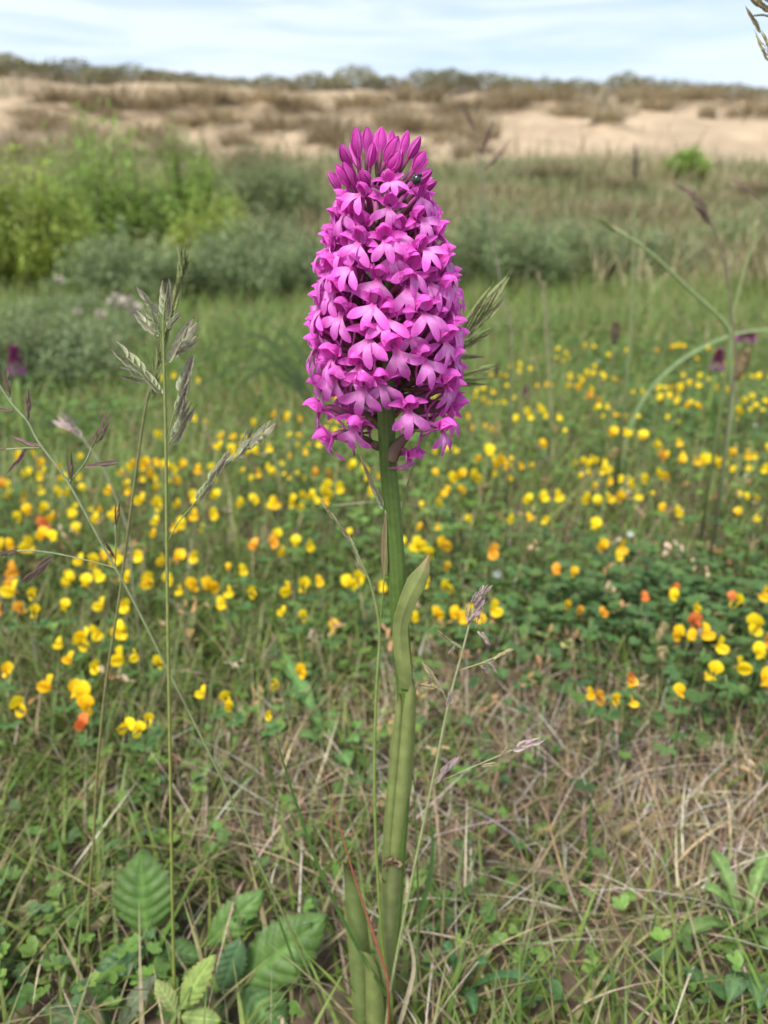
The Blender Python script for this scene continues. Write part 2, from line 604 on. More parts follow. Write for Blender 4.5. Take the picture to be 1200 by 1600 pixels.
# a darker leafy patch right of the stem, under the biggest yellow flowers
n = 1500
x, y = rng.normal(.20, .09, n), rng.normal(.475, .06, n)
k3 = np.repeat(np.arange(n), 3)
az0 = rng.uniform(0, 6.28, n)
L = .0066 * rng.uniform(.7, 1.3, n)[k3]
o = leaflets('trefoil_leaves', x[k3], y[k3], (gz(x, y) + rng.uniform(.004, .05, n))[k3], L, L * .7, az0[k3] + np.tile([-1.0, 0, 1.0], n), rng.uniform(-.3, .6, n)[k3], palette(n, [(.075, .145, .04), (.095, .165, .045), (.065, .125, .04)], .2)[k3], M_LEAF)
tag(o, 'dark green leafy trefoil patch under the biggest yellow flowers', kind='stuff')

# withered seed heads and small brown scraps
n = 2300
x, y = scatter(n, -1.3, 1.3, .3, 2.2, lambda x, y: np.clip((fbm(x, y, 4, 71) - .38) * 4, .05, 1))
k6 = np.repeat(np.arange(n), 6)
z = gz(x, y) + rng.uniform(.01, .065, n)
m6 = 6 * n
o = leaflets('withered_leaves', x[k6] + rng.normal(0, .003, m6), y[k6] + rng.normal(0, .003, m6), z[k6] + rng.normal(0, .002, m6), rng.uniform(.003, .008, m6), rng.uniform(.0015, .003, m6), rng.uniform(0, 6.28, m6), rng.uniform(-.5, 1.2, m6),
             palette(n, [(.34, .23, .11), (.42, .30, .17), (.28, .17, .09), (.40, .22, .10), (.45, .36, .24)], .25)[k6], M_DRY)
tag(o, 'withered brown flower scraps caught in the meadow grass', kind='stuff')

# rough grass of the slope behind the meadow and at the dune foot
n = 58000
x, y = scatter(n, -1.75, 1.75, 3.0, 14.5, lambda x, y: np.clip(1 - sandy(x, y) * 1.1, .02, 1))
pat = fbm(x, y, .8, 81)
c = np.where((pat > .52)[:, None], palette(n, [(.31, .26, .145), (.27, .235, .12), (.23, .22, .10)]), palette(n, [(.145, .19, .075), (.13, .18, .06), (.18, .205, .09), (.20, .21, .10)]))
o = blades('rough_grass', x, y, rng.uniform(.08, .30, n) * (.5 + pat), rng.uniform(.006, .014, n), c, rng.uniform(0, .7, n), rng.uniform(.1, .9, n), M_TUFT, segs=3)
tag(o, 'rough olive and straw coloured grass below the dunes', kind='stuff')
n = 6500
x, y = scatter(n, -1.2, 1.2, 13, 32, lambda x, y: np.clip(1 - sandy(x, y) * .99, .01, 1))
o = blades('sparse_dune_grass', x, y, rng.uniform(.2, .55, n), rng.uniform(.02, .045, n), palette(n, [(.33, .26, .17), (.28, .22, .14), (.23, .21, .12), (.38, .31, .21)]), rng.uniform(0, .6, n), rng.uniform(.1, .8, n), M_TUFT, segs=3)
tag(o, 'thin brownish marram grass between bare sand patches', kind='stuff')


# ------------------------------------------------------------------ marram tufts and dune scrub
def tuft_mesh(name, nb, hgt, spread, wid, cols, seed):
    r = np.random.default_rng(seed)
    V, Q, C = [], [], []
    for i in range(nb):
        a, rr = r.uniform(0, 6.28), spread * .45 * math.sqrt(r.random())
        bx, by = rr * math.cos(a), rr * math.sin(a)
        a2 = a + r.uniform(-.7, .7)
        h = hgt * r.uniform(.55, 1.05) * (1 - .65 * (rr / (spread * .5)) ** 2)
        le = spread * r.uniform(.1, .65)
        col = np.array(cols[r.integers(0, len(cols))]) * r.uniform(.8, 1.2)
        w = wid * r.uniform(.6, 1.2)
        o = len(V)
        for s in range(4):
            t = s / 3
            f = le * t * t
            zz = h * (t - .28 * t * t * (le / spread))
            ww = w * (1 - t ** 1.6 * .9) * .5
            for sg in (-1, 1):
                V.append((bx + f * math.cos(a2) - math.sin(a2) * ww * sg, by + f * math.sin(a2) + math.cos(a2) * ww * sg, zz - .03 * hgt))
                C.append(col)
        for s in range(3):
            Q.append((o + 2 * s, o + 2 * s + 1, o + 2 * s + 3, o + 2 * s + 2))
    return np_mesh(name, V, Q, C, M_TUFT)


TAN_T = [(.38, .31, .20), (.34, .27, .17), (.30, .25, .15), (.42, .35, .23)]
GRN_T = [(.27, .27, .15), (.24, .24, .13), (.30, .29, .17), (.34, .30, .19)]
DRK_T = [(.27, .27, .15), (.24, .235, .13), (.31, .285, .17)]
slope_m = [tuft_mesh('marram_tuft', 380, 1.0, 1.0, .022, TAN_T, 100 + i) for i in range(4)]


def dome_mesh(name, n, cols, seed):
    """Rounded scrub clump, unit width and height, of many small upright leaf clumps with an uneven top."""
    r = np.random.default_rng(seed)
    a = r.uniform(0, 6.28, n)
    q = np.sqrt(r.random(n))
    lump = .78 + .42 * vnoise(q * np.cos(a) * 2.2 + seed, q * np.sin(a) * 2.2, 1.3, seed)
    top = np.sqrt(np.clip(1 - q ** 2.4, 0, 1)) * lump
    z = top * (1 - .75 * r.random(n) ** 1.8)
    x, y = q * .55 * np.cos(a), q * .55 * np.sin(a)
    L = r.uniform(.05, .13, n)
    az, ti = r.uniform(0, 6.28, n), r.uniform(.2, 1.45, n)
    d = np.stack([np.cos(az) * np.cos(ti), np.sin(az) * np.cos(ti), np.sin(ti)], -1) * L[:, None]
    s_ = np.stack([-np.sin(az), np.cos(az), 0 * az], -1) * L[:, None] * .22
    b = np.stack([x, y, z], -1)
    V = np.stack([b - s_ * .6, b + d * .5 - s_, b + d, b + d * .5 + s_], 1)
    c = np.array(cols)[r.integers(0, len(cols), n)] * r.uniform(.8, 1.2, (n, 1))
    return np_mesh(name, V, np.arange(4 * n).reshape(-1, 4), np.repeat(c[:, None], 4, 1), M_TUFT)


crest_m = [dome_mesh('crest_scrub', 1500, GRN_T if i % 2 else DRK_T, 200 + i) for i in range(5)]


def side_word(x, y):
    px = 600 + F * x / (y * math.cos(R(PITCH)))
    return 'far to the left of the orchid' if px < 240 else 'left of the orchid' if px < 560 else 'right of the orchid' if px < 900 else 'far to the right of the orchid'


# crest: pixel x, apparent top y in the photo, apparent width
CREST = [(12, 88, 90), (50, 100, 90), (110, 97, 90), (160, 106, 60), (205, 106, 80), (250, 112, 70), (290, 115, 60), (330, 121, 60), (375, 124, 60), (425, 121, 60), (485, 115, 50), (520, 122, 50),
         (555, 107, 65), (600, 122, 60), (665, 113, 60), (705, 111, 70), (750, 118, 80), (800, 121, 60), (850, 126, 80), (905, 127, 60), (972, 116, 50), (1005, 122, 50), (1050, 127, 60), (1095, 132, 60), (1140, 134, 70), (1185, 139, 60)]
for i, (px, ty, w) in enumerate(CREST):
    Y = 30.0 + (i % 3) * .5
    top = at(px, ty, Y)
    z0 = float(gz(top.x, Y))
    h = max(.22, min(1.5, (top.z - z0) * 1.0))
    o = link('dune_scrub', crest_m[i % 5])
    o.location = (top.x, Y, z0)
    o.rotation_euler.z = random.uniform(0, 6)
    sw = psize(w, Y) * 1.05
    o.scale = (sw, sw, h * 1.02)
    lab = {0: 'tall dark scrub clump at the left end of the dune crest', 12: 'rounded scrub tuft sticking up on the crest just left above the orchid', 20: 'small pointed scrub tuft standing up on the right half of the crest'}.get(i)
    tag(o, lab or ('grey green scrub clump along the dune crest ' + side_word(top.x, Y)), 'shrub', 'scrub clumps along the dune crest')

SLOPE = [(340, 180, 70, 26), (200, 158, 120, 35), (80, 190, 90, 30), (300, 150, 90, 26), (410, 150, 80, 22), (330, 148, 60, 30), (620, 185, 70, 40), (705, 195, 40, 34), (755, 200, 50, 40), (720, 235, 30, 25), (560, 215, 80, 40), (520, 200, 80, 45),
         (470, 160, 60, 25), (860, 150, 90, 22), (790, 150, 70, 24), (890, 175, 60, 20), (950, 180, 50, 22), (1180, 165, 70, 34), (1010, 150, 90, 22), (430, 190, 70, 30), (150, 215, 80, 35), (30, 230, 90, 40), (370, 215, 50, 28), (230, 205, 70, 30),
         (100, 150, 90, 25), (650, 150, 100, 24), (1090, 150, 90, 18), (560, 160, 70, 22), (740, 165, 70, 18), (270, 230, 60, 40), (600, 240, 90, 30), (850, 270, 90, 24), (960, 285, 80, 22), (400, 250, 90, 30), (1110, 310, 90, 26), (780, 300, 70, 26), (920, 330, 100, 30), (1020, 330, 110, 34), (1170, 290, 80, 30), (820, 340, 80, 26)]
er = random.Random(41)
for k in range(40):
    px_, by_p = er.uniform(-20, 1220), er.uniform(140, 250)
    if px_ > 760 and by_p > 175:
        continue
    SLOPE.append((px_, by_p, er.uniform(18, 60), er.uniform(10, 24)))
for i, (px, by, w, h) in enumerate(SLOPE):
    # walk the ray of the tuft's foot to the ground
    Y = 6.0
    while Y < 30:
        p = at(px, by + h * .5, Y)
        if p.z < float(gz(p.x, Y)):
            break
        Y += .1
    o = link('marram_tuft', slope_m[i % 4])
    o.location = (p.x, Y, float(gz(p.x, Y)))
    sw = psize(w, Y)
    o.scale = (sw, sw, psize(h, Y) * 1.25)
    o.rotation_euler.z = random.uniform(0, 6)
    lab = {17: 'reddish brown marram mound on the sand at the right edge', 7: 'small rounded tan tuft alone on pale sand above the orchid tip', 8: 'wider tan tuft on pale sand beside a smaller round one'}.get(i)
    tag(o, lab or (('tan marram tuft on the sandy dune slope ' if by < 250 else 'olive grass tuft on the slope below the sand ') + side_word(p.x, Y)), 'grass tuft', 'marram tufts on the dune slope' if by < 250 else 'grass tufts below the dune')


def nth(k):
    return str(k) + ('th' if 10 < k % 100 < 14 else {1: 'st', 2: 'nd', 3: 'rd'}.get(k % 10, 'th'))


rows = {}
for o in list(COL.objects):
    if o.get('group') in ('scrub clumps along the dune crest', 'marram tufts on the dune slope', 'grass tufts below the dune'):
        d = Vector(o.location) - Vector((0, 0, CAM_H))
        zc = d.dot(_fw)
        u, v = 600 + F * d.x / zc, 800 - F * d.dot(_up) / zc
        row = 'crest' if 'crest' in o['group'] else 'low' if 'below' in o['group'] else ('top' if v < 172 else 'middle' if v < 208 else 'bottom')
        if -30 < u < 1230:
            rows.setdefault(row, []).append((u, o))
for row, lst in rows.items():
    lst.sort(key=lambda a: a[0])
    for k_, (u, o) in enumerate(lst):
        if 'orchid' in o['label']:
            nn = nth(k_ + 1) + ' from the left'
            o['label'] = {'crest': 'grey green scrub clump on the dune crest, ' + nn, 'low': 'olive grass tuft on the slope below the sand, ' + nn}.get(row, 'tan marram tuft ' + nn + ' in the ' + row + ' row on the dune face')

# ------------------------------------------------------------------ shrubs
def shrub(name, label, px, top, base, wpx, Y, cols, nsh, leaf, group, upright=.6, depth=.8, lpp=34, pos=None):
    b = at(px, base, Y)
    z0 = float(gz(b.x, Y))
    hgt = at(px, top, Y).z - z0
    rad = psize(wpx, Y) * .5
    r = np.random.default_rng(int(px * 7 + top))
    root = empty(name, (b.x, Y, z0), label, 'shrub', group)
    st = MB()
    n = nsh
    X, Yc, Z, L, A, T, Cc = [], [], [], [], [], [], []
    for i in range(n):
        a = r.uniform(0, 6.28)
        q = math.sqrt(r.random())
        rx, ry = rad * q * math.cos(a), rad * depth * q * math.sin(a)
        hh = hgt * (1 - .55 * q ** 2.2) * r.uniform(.6, 1.15) * (.7 + .75 * float(fbm(b.x * 3 + rx * 4 / rad, ry * 4 / rad, 1, int(px))))
        p0 = np.array((b.x + rx * .35, Y + ry * .35, z0))
        p3 = np.array((b.x + rx, Y + ry, z0 + hh))
        pm = p0 * .45 + p3 * .55 + np.array((rx * .16, ry * .16, -hh * .04))
        if i % 3 == 0:
            st.tube(spline([p0, pm, p3], 5), (.0022 * hgt / .3, .0006 * hgt / .3), (.13, .095, .06), sides=3)
        m = max(6, int(lpp * r.uniform(.7, 1.2)))
        tt = 1 - (1 - .18) * r.random(m) ** 1.0 * .9
        path = spline([p0, pm, p3], 24)
        idx = np.clip((tt * 23).astype(int), 0, 23)
        pp = path[idx] + r.normal(0, leaf * .55, (m, 3))
        X.append(pp[:, 0]); Yc.append(pp[:, 1]); Z.append(np.maximum(pp[:, 2], z0 + .01))
        L.append(leaf * r.uniform(.6, 1.25, m))
        A.append(r.uniform(0, 6.28, m))
        T.append(r.uniform(-.1, 1.25, m))
        c = np.array(cols[r.integers(0, len(cols))]) * r.uniform(.85, 1.15)
        Cc.append(np.repeat(c[None], m, 0) * r.uniform(.8, 1.2, (m, 1)))
    cat = np.concatenate
    o = leaflets('foliage', cat(X) - b.x, cat(Yc) - Y, cat(Z) - z0, cat(L), cat(L) * r.uniform(.35, .55, len(cat(L))), cat(A), cat(T), cat(Cc), M_BUSH)
    o.parent = root
    st.build('stems', M_TWIG, root)
    return root


YG = [(.33, .41, .08), (.38, .45, .10), (.29, .37, .075), (.35, .42, .11)]
BG = [(.27, .39, .09), (.31, .43, .10), (.24, .35, .085)]
GG = [(.23, .30, .14), (.21, .27, .125), (.27, .33, .17), (.20, .255, .115), (.24, .29, .12)]
DG = [(.20, .26, .11), (.22, .27, .12), (.25, .28, .14)]
G1 = 'bright green bushes at the left'
G2 = 'grey green willow scrub behind the meadow'
shrub('green_shrub', 'yellow green leafy bush at the left edge in front of the dune', 30, 250, 500, 250, 2.9, YG, 420, .024, G1)
shrub('green_shrub', 'tallest bright green bush with a pointed top left of the orchid', 185, 200, 440, 190, 3.9, BG, 330, .026, G1, upright=.9)
shrub('green_shrub', 'slim bright green bush between the tallest bush and the orchid', 312, 225, 430, 110, 4.3, BG, 220, .026, G1)
shrub('green_shrub', 'low yellow green bush beside the orchid spike in front of taller ones', 335, 315, 450, 140, 3.6, YG, 240, .022, G1)
shrub('green_shrub', 'low green bush filling the gap behind the left edge bush', 110, 285, 470, 120, 3.5, BG, 230, .024, G1)
shrub('willow_shrub', 'grey green willow scrub below the tallest green bush', 205, 372, 520, 230, 2.75, GG, 340, .018, G2)
shrub('willow_shrub', 'grey green willow scrub just left of the orchid spike', 400, 365, 525, 240, 2.85, GG, 360, .018, G2)
shrub('willow_shrub', 'grey green willow scrub hidden low behind the flower spike', 600, 380, 505, 220, 3.0, GG, 300, .019, G2)
shrub('willow_shrub', 'taller grey green scrub between the green bushes and the spike', 425, 345, 480, 190, 3.4, GG, 300, .02, G2)
shrub('willow_shrub', 'grey green scrub running on to the right of the low dark gap', 960, 360, 470, 230, 3.8, GG, 320, .02, G2)
shrub('willow_shrub', 'dull green scrub mound behind the orchid spike', 430, 245, 400, 150, 6.5, DG, 300, .036, G2)
shrub('willow_shrub', 'grey green willow mound just right of the orchid spike', 770, 335, 492, 230, 3.1, GG, 380, .019, G2)
shrub('willow_shrub', 'low grey green willow scrub further right with a dark gap beneath', 885, 350, 480, 150, 3.5, GG, 280, .02, G2)
shrub('willow_shrub', 'dull green low scrub on the right side of the slope', 1010, 375, 455, 190, 4.4, DG, 300, .022, G2)
shrub('willow_shrub', 'dark green scrub near the right edge below the dune', 1160, 345, 440, 170, 5.2, DG, 280, .026, G2)
shrub('willow_shrub', 'bright green little bush alone on the foot of the sand', 1070, 235, 285, 60, 10.5, BG, 160, .05, G2)
shrub('creeping_willow', 'low creeping willow mat at the left edge of the meadow', 60, 500, 700, 300, 1.35, GG, 420, .010, G2, lpp=38)
shrub('creeping_willow', 'low creeping willow mat left of the tall grass heads', 200, 505, 640, 230, 1.75, GG, 380, .011, G2, lpp=36)
shrub('creeping_willow', 'low willow mat at the left under the pale fluffy seed heads', 120, 470, 560, 260, 2.2, GG, 340, .014, G2)

# pale fluffy seed heads above the willow
for px, py, r_, lab in ((122, 487, 7, 'small pale fluffy seed head leftmost over the willow'), (158, 492, 9, 'pinkish fluffy seed head second from the left over the willow'), (182, 470, 12, 'whitest fluffy seed head topmost over the willow'), (205, 478, 13, 'broad cream fluffy seed head nearest the tall grass'), (52, 505, 7, 'faint pale fluffy seed head above the purple orchid bud'), (92, 436, 6, 'single white flower head high in front of the green bush')):
    p = at(px, py, 1.9)
    rt = empty('fluffy_seed_head', (p.x, p.y, float(gz(p.x, p.y))), lab, 'seed head', 'fluffy seed heads over the willow')
    m = MB()
    m.tube(spline([(p.x + .01, p.y, rt.location.z), (p.x + .004, p.y, p.z * .6), tuple(p)], 6), (.0015, .001), (.2, .2, .11), sides=4)
    m.build('stem', M_CULM, rt)
    m = MB()
    rr = psize(r_, 1.9)
    for j in range(70):
        v = Vector((random.gauss(0, 1), random.gauss(0, 1), random.gauss(0, 1))).normalized()
        q = p + v * rr * random.uniform(.3, .6)
        m.petal([tuple(q), tuple(q + v * rr * .6)], (rr * .35, rr * .1), v.orthogonal(), col=(.46, .40, .34), cross=3)
    m.build('fluff', M_DRY, rt)

# ------------------------------------------------------------------ the orchid
OY = .200                     # distance of its stem
MAG_L, MAG_D = (.77, .14, .62), (.70, .09, .50)
PALE = (.86, .36, .75)


def lip_mesh(seed):
    r = random.Random(seed)
    m = MB()
    for k, (ang, ln, wd) in enumerate(((0, 8.4 + r.uniform(-.6, .6), 2.45), (-1, 8.3 + r.uniform(-.6, .6), 2.65), (1, 8.3 + r.uniform(-.6, .6), 2.65))):
        a = R(ang * (47 + r.uniform(-9, 9)))
        if ang == 0:
            a = R(r.uniform(-8, 8))
        pts = []
        for i in range(9):
            t = i / 8
            v = t * ln
            u = math.sin(a) * max(0, v - 1.2) * 1.0
            d = v if v < 1.2 else 1.2 + (v - 1.2) * math.cos(a)
            yy = 1.8 * math.sin(min(1, d / 4.5) * 1.5) - .05 * max(0, d - 4) ** 2 - (.18 if ang else 0) - .035 * u * u
            pts.append((u * .001, yy * .001, -d * .92 * .001))
        W = [1.8, 2.0, wd * .74, wd * .84, wd * .95, wd * 1.03, wd * 1.0, wd * .78, wd * .2]
        side = (math.cos(a), 0, math.sin(a))
        ph = r.uniform(0, 3)

        def col(t, u, ph=ph):
            c = lerp((.58, .07, .33), PALE, min(1, t / .34))
            c = lerp(c, MAG_L, min(1, max(0, (t - .36) / .42)))
            return lerp(c, MAG_L, .35 * u * u)
        m.petal(pts, [w * .001 for w in W], side, curl=r.uniform(-.4, .25), col=col, cross=7, ripple=r.uniform(.05, .16))
    return m.mesh('lip', M_PETAL)


def hood_mesh(seed):
    r = random.Random(seed)
    m = MB()
    h = r.uniform(.9, 1.12)
    pts = spline([(0, -1.6, -.2), (0, -1.5, 2.4 * h), (0, .2, 3.9 * h), (0, 2.4, 3.7 * h), (0, 3.7, 2.9 * h)], 9) * .001
    m.petal(pts, [w * .001 for w in (2.4, 4.0, 4.9, 4.7, 3.8, 2.4, .5)], (1, 0, 0), curl=-1.0, col=lambda t, u: lerp(MAG_D, MAG_L, .35 + .5 * t * (1 - .4 * u * u)), cross=7)
    for sg in (-1, 1):     # the two inner petals close the hood at its sides
        pts = spline([(sg * .9, -.8, .4), (sg * 2.0, 0, 1.9), (sg * 1.5, 2.2, 3.0)], 6) * .001
        m.petal(pts, [w * .001 for w in (1.4, 2.8, 2.6, .5)], (0, .6, -.8), curl=.25 * sg, col=lerp(MAG_D, MAG_L, .6), cross=5)
    return m.mesh('hood', M_PETAL)


def sepal_mesh(seed, sg):
    r = random.Random(seed)
    m = MB()
    L = r.uniform(5.2, 6.6)
    el = r.uniform(.05, .6)
    pts = spline([(sg * .8, -1.3, .6), (sg * L * .5, -1.2 + r.uniform(-.3, .9), .9 + el * 2.5), (sg * L, -.2 + r.uniform(-1, 2.0), .5 + el * 3.2)], 7) * .001
    m.petal(pts, [w * .001 for w in (1.2, 2.1, 2.4, 2.1, 1.5, .5)], (0, r.uniform(-.5, .3), 1), curl=.3 * sg, col=lambda t, u: lerp(MAG_D, MAG_L, .25 + .6 * t), cross=5)
    return m.mesh('sepal', M_PETAL)


def ovary_mesh(seed, droop):
    r = random.Random(seed)
    m = MB()
    sx = r.uniform(-1.5, 1.5)
    pts = spline([(sx, -11, -4.0 + droop), (sx * .7, -8, -2.0 + droop * .5), (0, -4.5, -.2), (0, -1.2, .6)], 9) * .001
    m.tube(pts, [w * .001 for w in (.75, 1.0, 1.05, .9, .8)], lambda t, k: lerp((.11, .075, .05), (.33, .05, .22), max(0, t - .25) * 1.2) if k % 2 else lerp((.15, .10, .06), (.42, .06, .28), max(0, t - .2) * 1.1), sides=6)
    pts = spline([(0, -.9, 0), (sx * .5, -3.0, -1.6), (sx, -5.5, -5.5), (sx * 1.6, -5.0, -9.5)], 9) * .001
    m.tube(pts, (.00055, .00038, .0003), (.55, .10, .42), sides=5)
    return m.mesh('flower', M_OVARY)


def bract_mesh(seed):
    r = random.Random(seed)
    m = MB()
    s = r.uniform(-1, 1)
    pts = spline([(s, -11.5, -5.5), (s + 1, -8, -4.4), (s + 1.5, -4, -2.6), (s + 1.2, -1.5, -.3)], 7) * .001
    m.petal(pts, [w * .001 for w in (1.6, 2.1, 1.6, .8, .15)], (1, 0, -.2), curl=.5, col=lambda t, u: lerp((.17, .15, .06), (.28, .09, .16), t), cross=3)
    return m.mesh('bract', M_OVARY)


def bud_mesh(seed):
    """Closed bud along +Z, unit length 1 = tip, slightly ribbed with three overlapping sepals."""
    r = random.Random(seed)
    m = MB()
    for k in range(3):
        a = k * 2.094 + r.uniform(-.2, .2)
        ox, oy = math.cos(a), math.sin(a)
        pts = spline([(ox * .04, oy * .04, 0), (ox * .15, oy * .15, .25), (ox * .19, oy * .19, .5), (ox * .12, oy * .12, .8), (ox * .03, oy * .03, .96 + r.uniform(-.06, .05))], 9)
        m.petal(pts, (.12, .36, .49, .52, .46, .33, .12), (-oy, ox, 0), curl=-.55, col=lambda t, u: lerp((.66, .085, .46), (.56, .05, .39), t) if abs(u) < .7 else (.74, .15, .56), cross=7)
    m.tube([(0, 0, -.75), (0, 0, -.35), (0, 0, .06)], (.05, .085, .09), lambda t, k: lerp((.12, .09, .05), (.34, .06, .22), t), sides=6)
    return m.mesh('bud', M_PETAL)


LIPS = [lip_mesh(i) for i in range(12)]
HOODS = [hood_mesh(i + 20) for i in range(5)]
SEPL = [sepal_mesh(i + 40, -1) for i in range(5)]
SEPR = [sepal_mesh(i + 60, 1) for i in range(5)]
OVAS = [ovary_mesh(i + 80, d) for i, d in enumerate((0, -2, 2, -4, 1))]
BRAC = [bract_mesh(i + 90) for i in range(3)]
BUDS = [bud_mesh(i + 95) for i in range(4)]

orchid = empty('pyramidal_orchid', at(590, 1627, OY), 'tall wild orchid with a dense magenta flower spike in the centre', 'orchid')
O0 = orchid.location.copy()
oinv = Matrix.Translation(-O0)
AX = 602.0
HALF = [(200, 42), (225, 56), (250, 70), (300, 85), (350, 100), (400, 115), (450, 126), (500, 129), (550, 131), (600, 131), (650, 130), (680, 120), (710, 70)]
rr_ = random.Random(5)


def rad_px(py):
    return np.interp(py, [a for a, b in HALF], [b for a, b in HALF])


def axis_at(py):
    return at(AX + (py - 200) * .004, py, OY)


placed = []


def put_flower(p_axis, phi, rad, el, scale, roll):
    """phi 0 faces the camera, positive to the right."""
    outd = Vector((math.sin(phi), -math.cos(phi), 0))
    pos = p_axis + outd * rad
    yv = (outd * math.cos(el) + Vector((0, 0, 1)) * math.sin(el)).normalized()
    xv = Vector((0, 0, 1)).cross(yv) * -1
    xv.normalize()
    zv = xv.cross(yv)
    M = Matrix((xv, yv, zv)).transposed().to_4x4()
    M = Matrix.Translation(pos) @ M @ Matrix.Rotation(roll, 4, 'Y') @ Matrix.Scale(scale, 4)
    f = link('flower', rr_.choice(OVAS), orchid, oinv @ M)
    link('lip', rr_.choice(LIPS), f, Matrix.Rotation(rr_.uniform(-.35, .45), 4, 'X') @ Matrix.Rotation(rr_.uniform(-.2, .2), 4, 'Z'))
    link('hood', rr_.choice(HOODS), f)
    link('sepal', rr_.choice(SEPL), f)
    link('sepal', rr_.choice(SEPR), f)
    link('bract', rr_.choice(BRAC), f)
    return M


FRONT = [(605, 287), (602, 324), (566, 306), (654, 308), (516, 302), (507, 318), (543, 334), (655, 341), (678, 297), (688, 322), (694, 340), (500, 345), (690, 368),
         (609, 373), (563, 377), (658, 387), (511, 388), (551, 412), (626, 440), (521, 447), (492, 415), (587, 466), (655, 478), (694, 419), (707, 405), (702, 476), (714, 447), (481, 474), (505, 478),
         (574, 513), (625, 529), (500, 511), (693, 524), (527, 548), (663, 546), (478, 540), (712, 510), (563, 585), (502, 600), (626, 618), (560, 645), (505, 680), (696, 590), (706, 632), (678, 657), (640, 707), (528, 575), (703, 556), (718, 608), (480, 505), (492, 375), (540, 480), (690, 445)]
for px, py in FRONT:
    hw = rad_px(py)
    rp_ = max(20, hw - 24 + rr_.uniform(-5, 4))
    if py > 690:
        rp_ = 46
    s = max(-.97, min(.97, (px - AX) / rp_))
    phi = math.asin(s) + rr_.uniform(-.1, .1)
    el = R(np.interp(py, [280, 330, 420, 560, 640, 710], [30, 16, 8, -4, -16, -28])) + rr_.uniform(-.1, .1)
    sca = np.interp(py, [285, 330, 420, 560, 720], [.66, .82, .97, 1.0, .95]) * rr_.uniform(.93, 1.07)
    put_flower(axis_at(py), phi, psize(rp_, OY, py), el, sca * .91, rr_.uniform(-.42, .42) + (.15 * s))
    placed.append((phi, py))
# the rest of the spike: flanks and back, spiral order with gaps kept
k = 0
for py in np.arange(292, 668, 2.7):
    phi = (k * 2.39996) % (2 * math.pi) - math.pi
    k += 1
    hw = rad_px(py)
    if any(abs(((phi - a + math.pi) % (2 * math.pi)) - math.pi) * hw < (28 if abs(phi) < 1.0 else 31) and abs(py - b) < (20 if abs(phi) < 1.0 else 23) for a, b in placed):
        continue
    inner = abs(phi) < 1.0
    if inner and py > 590:
        continue
    if py > 600 and rr_.random() < .4:
        continue
    el = R(np.interp(py, [280, 330, 420, 560, 640, 710], [30, 16, 8, -4, -16, -28])) + rr_.uniform(-.12, .12)
    put_flower(axis_at(py), phi, psize(hw - (34 if inner else 24), OY, py), el, np.interp(py, [285, 330, 420], [.75, .88, 1]) * rr_.uniform(.9, 1.05) * (.88 if inner else 1), rr_.uniform(-.3, .3))
    placed.append((phi, py))

BUDL = [(560, 250, 556, 200, 24, -1), (573, 240, 574, 198, 26, 1), (594, 238, 596, 200, 26, 1), (578, 262, 583, 224, 22, -1), (549, 262, 533, 227, 26, -1), (601, 256, 622, 213, 28, -1), (625, 246, 637, 206, 22, 1), (636, 250, 656, 215, 24, 0), (606, 267, 624, 238, 28, -1),
        (645, 268, 664, 236, 26, 0), (612, 275, 628, 235, 24, 0), (546, 294, 525, 257, 24, -1), (555, 292, 537, 254, 26, -1), (576, 292, 563, 264, 26, -1), (532, 298, 514, 268, 22, 0), (640, 292, 674, 266, 24, -1), (652, 302, 682, 283, 20, 0),
        (588, 246, 588, 207, 22, 2), (612, 244, 612, 205, 22, 2), (565, 270, 548, 225, 22, 2), (640, 272, 668, 250, 24, 2)]
for bx, by, tx, ty, w, dd in BUDL:
    b = at(bx, by, OY + dd * .0055)
    t = at(tx, ty, OY + dd * .0075)
    d = t - b
    link('bud', rr_.choice(BUDS), orchid, oinv @ span(b, b + d * 1.05, psize(w, OY, by) * 1.55, rr_.uniform(0, 6)))

# stem and rachis
SP = [(585, 1640), (600, 1540), (612, 1450), (621, 1330), (629, 1230), (634, 1130), (631, 1050), (624, 960), (619, 880), (613, 800), (607, 730), (603, 640), (603, 540), (603, 420), (602, 330), (600, 262)]
SW = [46, 42, 36, 33, 31, 30, 30, 30, 30, 29, 28, 27, 24, 20, 15, 8]
m = MB()
pts = spline([tuple(at(x, y, OY)) for x, y in SP], 60)
wid = np.interp(np.linspace(0, 1, 60), np.linspace(0, 1, len(SW)), SW)
m.tube(pts, [psize(w * .5, OY) * .96 for w in wid], lambda t, k: lerp(lerp((.13, .20, .045), (.11, .19, .04), t), (.10, .06, .045), max(0, t - .72) * 3) if k % 2 else lerp((.095, .155, .035), (.08, .05, .04), max(0, t - .72) * 3), sides=22, ridge=.022)
m.build('stem', M_STEM, orchid)


def wrap_leaf(name, px_pts, widths, dY, col, curl=.9, cross=41, ripple=0.0, label=None, fold=0.0):
    m = MB()
    pts = spline([tuple(at(x, y, OY + dy)) for (x, y), dy in zip(px_pts, dY if np.ndim(dY) else [dY] * len(px_pts))], 64)
    W = [psize(w, OY) for w in widths]
    m.petal(pts, W, (1, 0, 0), curl=curl, col=col, cross=cross, ripple=ripple, fold=fold)
    o = m.build(name, M_SHEATH, orchid)
    sol = o.modifiers.new('thickness', 'SOLIDIFY')
    sol.thickness = .0004
    if label:
        o['label'] = label
    return o


GRL = (.285, .34, .115)


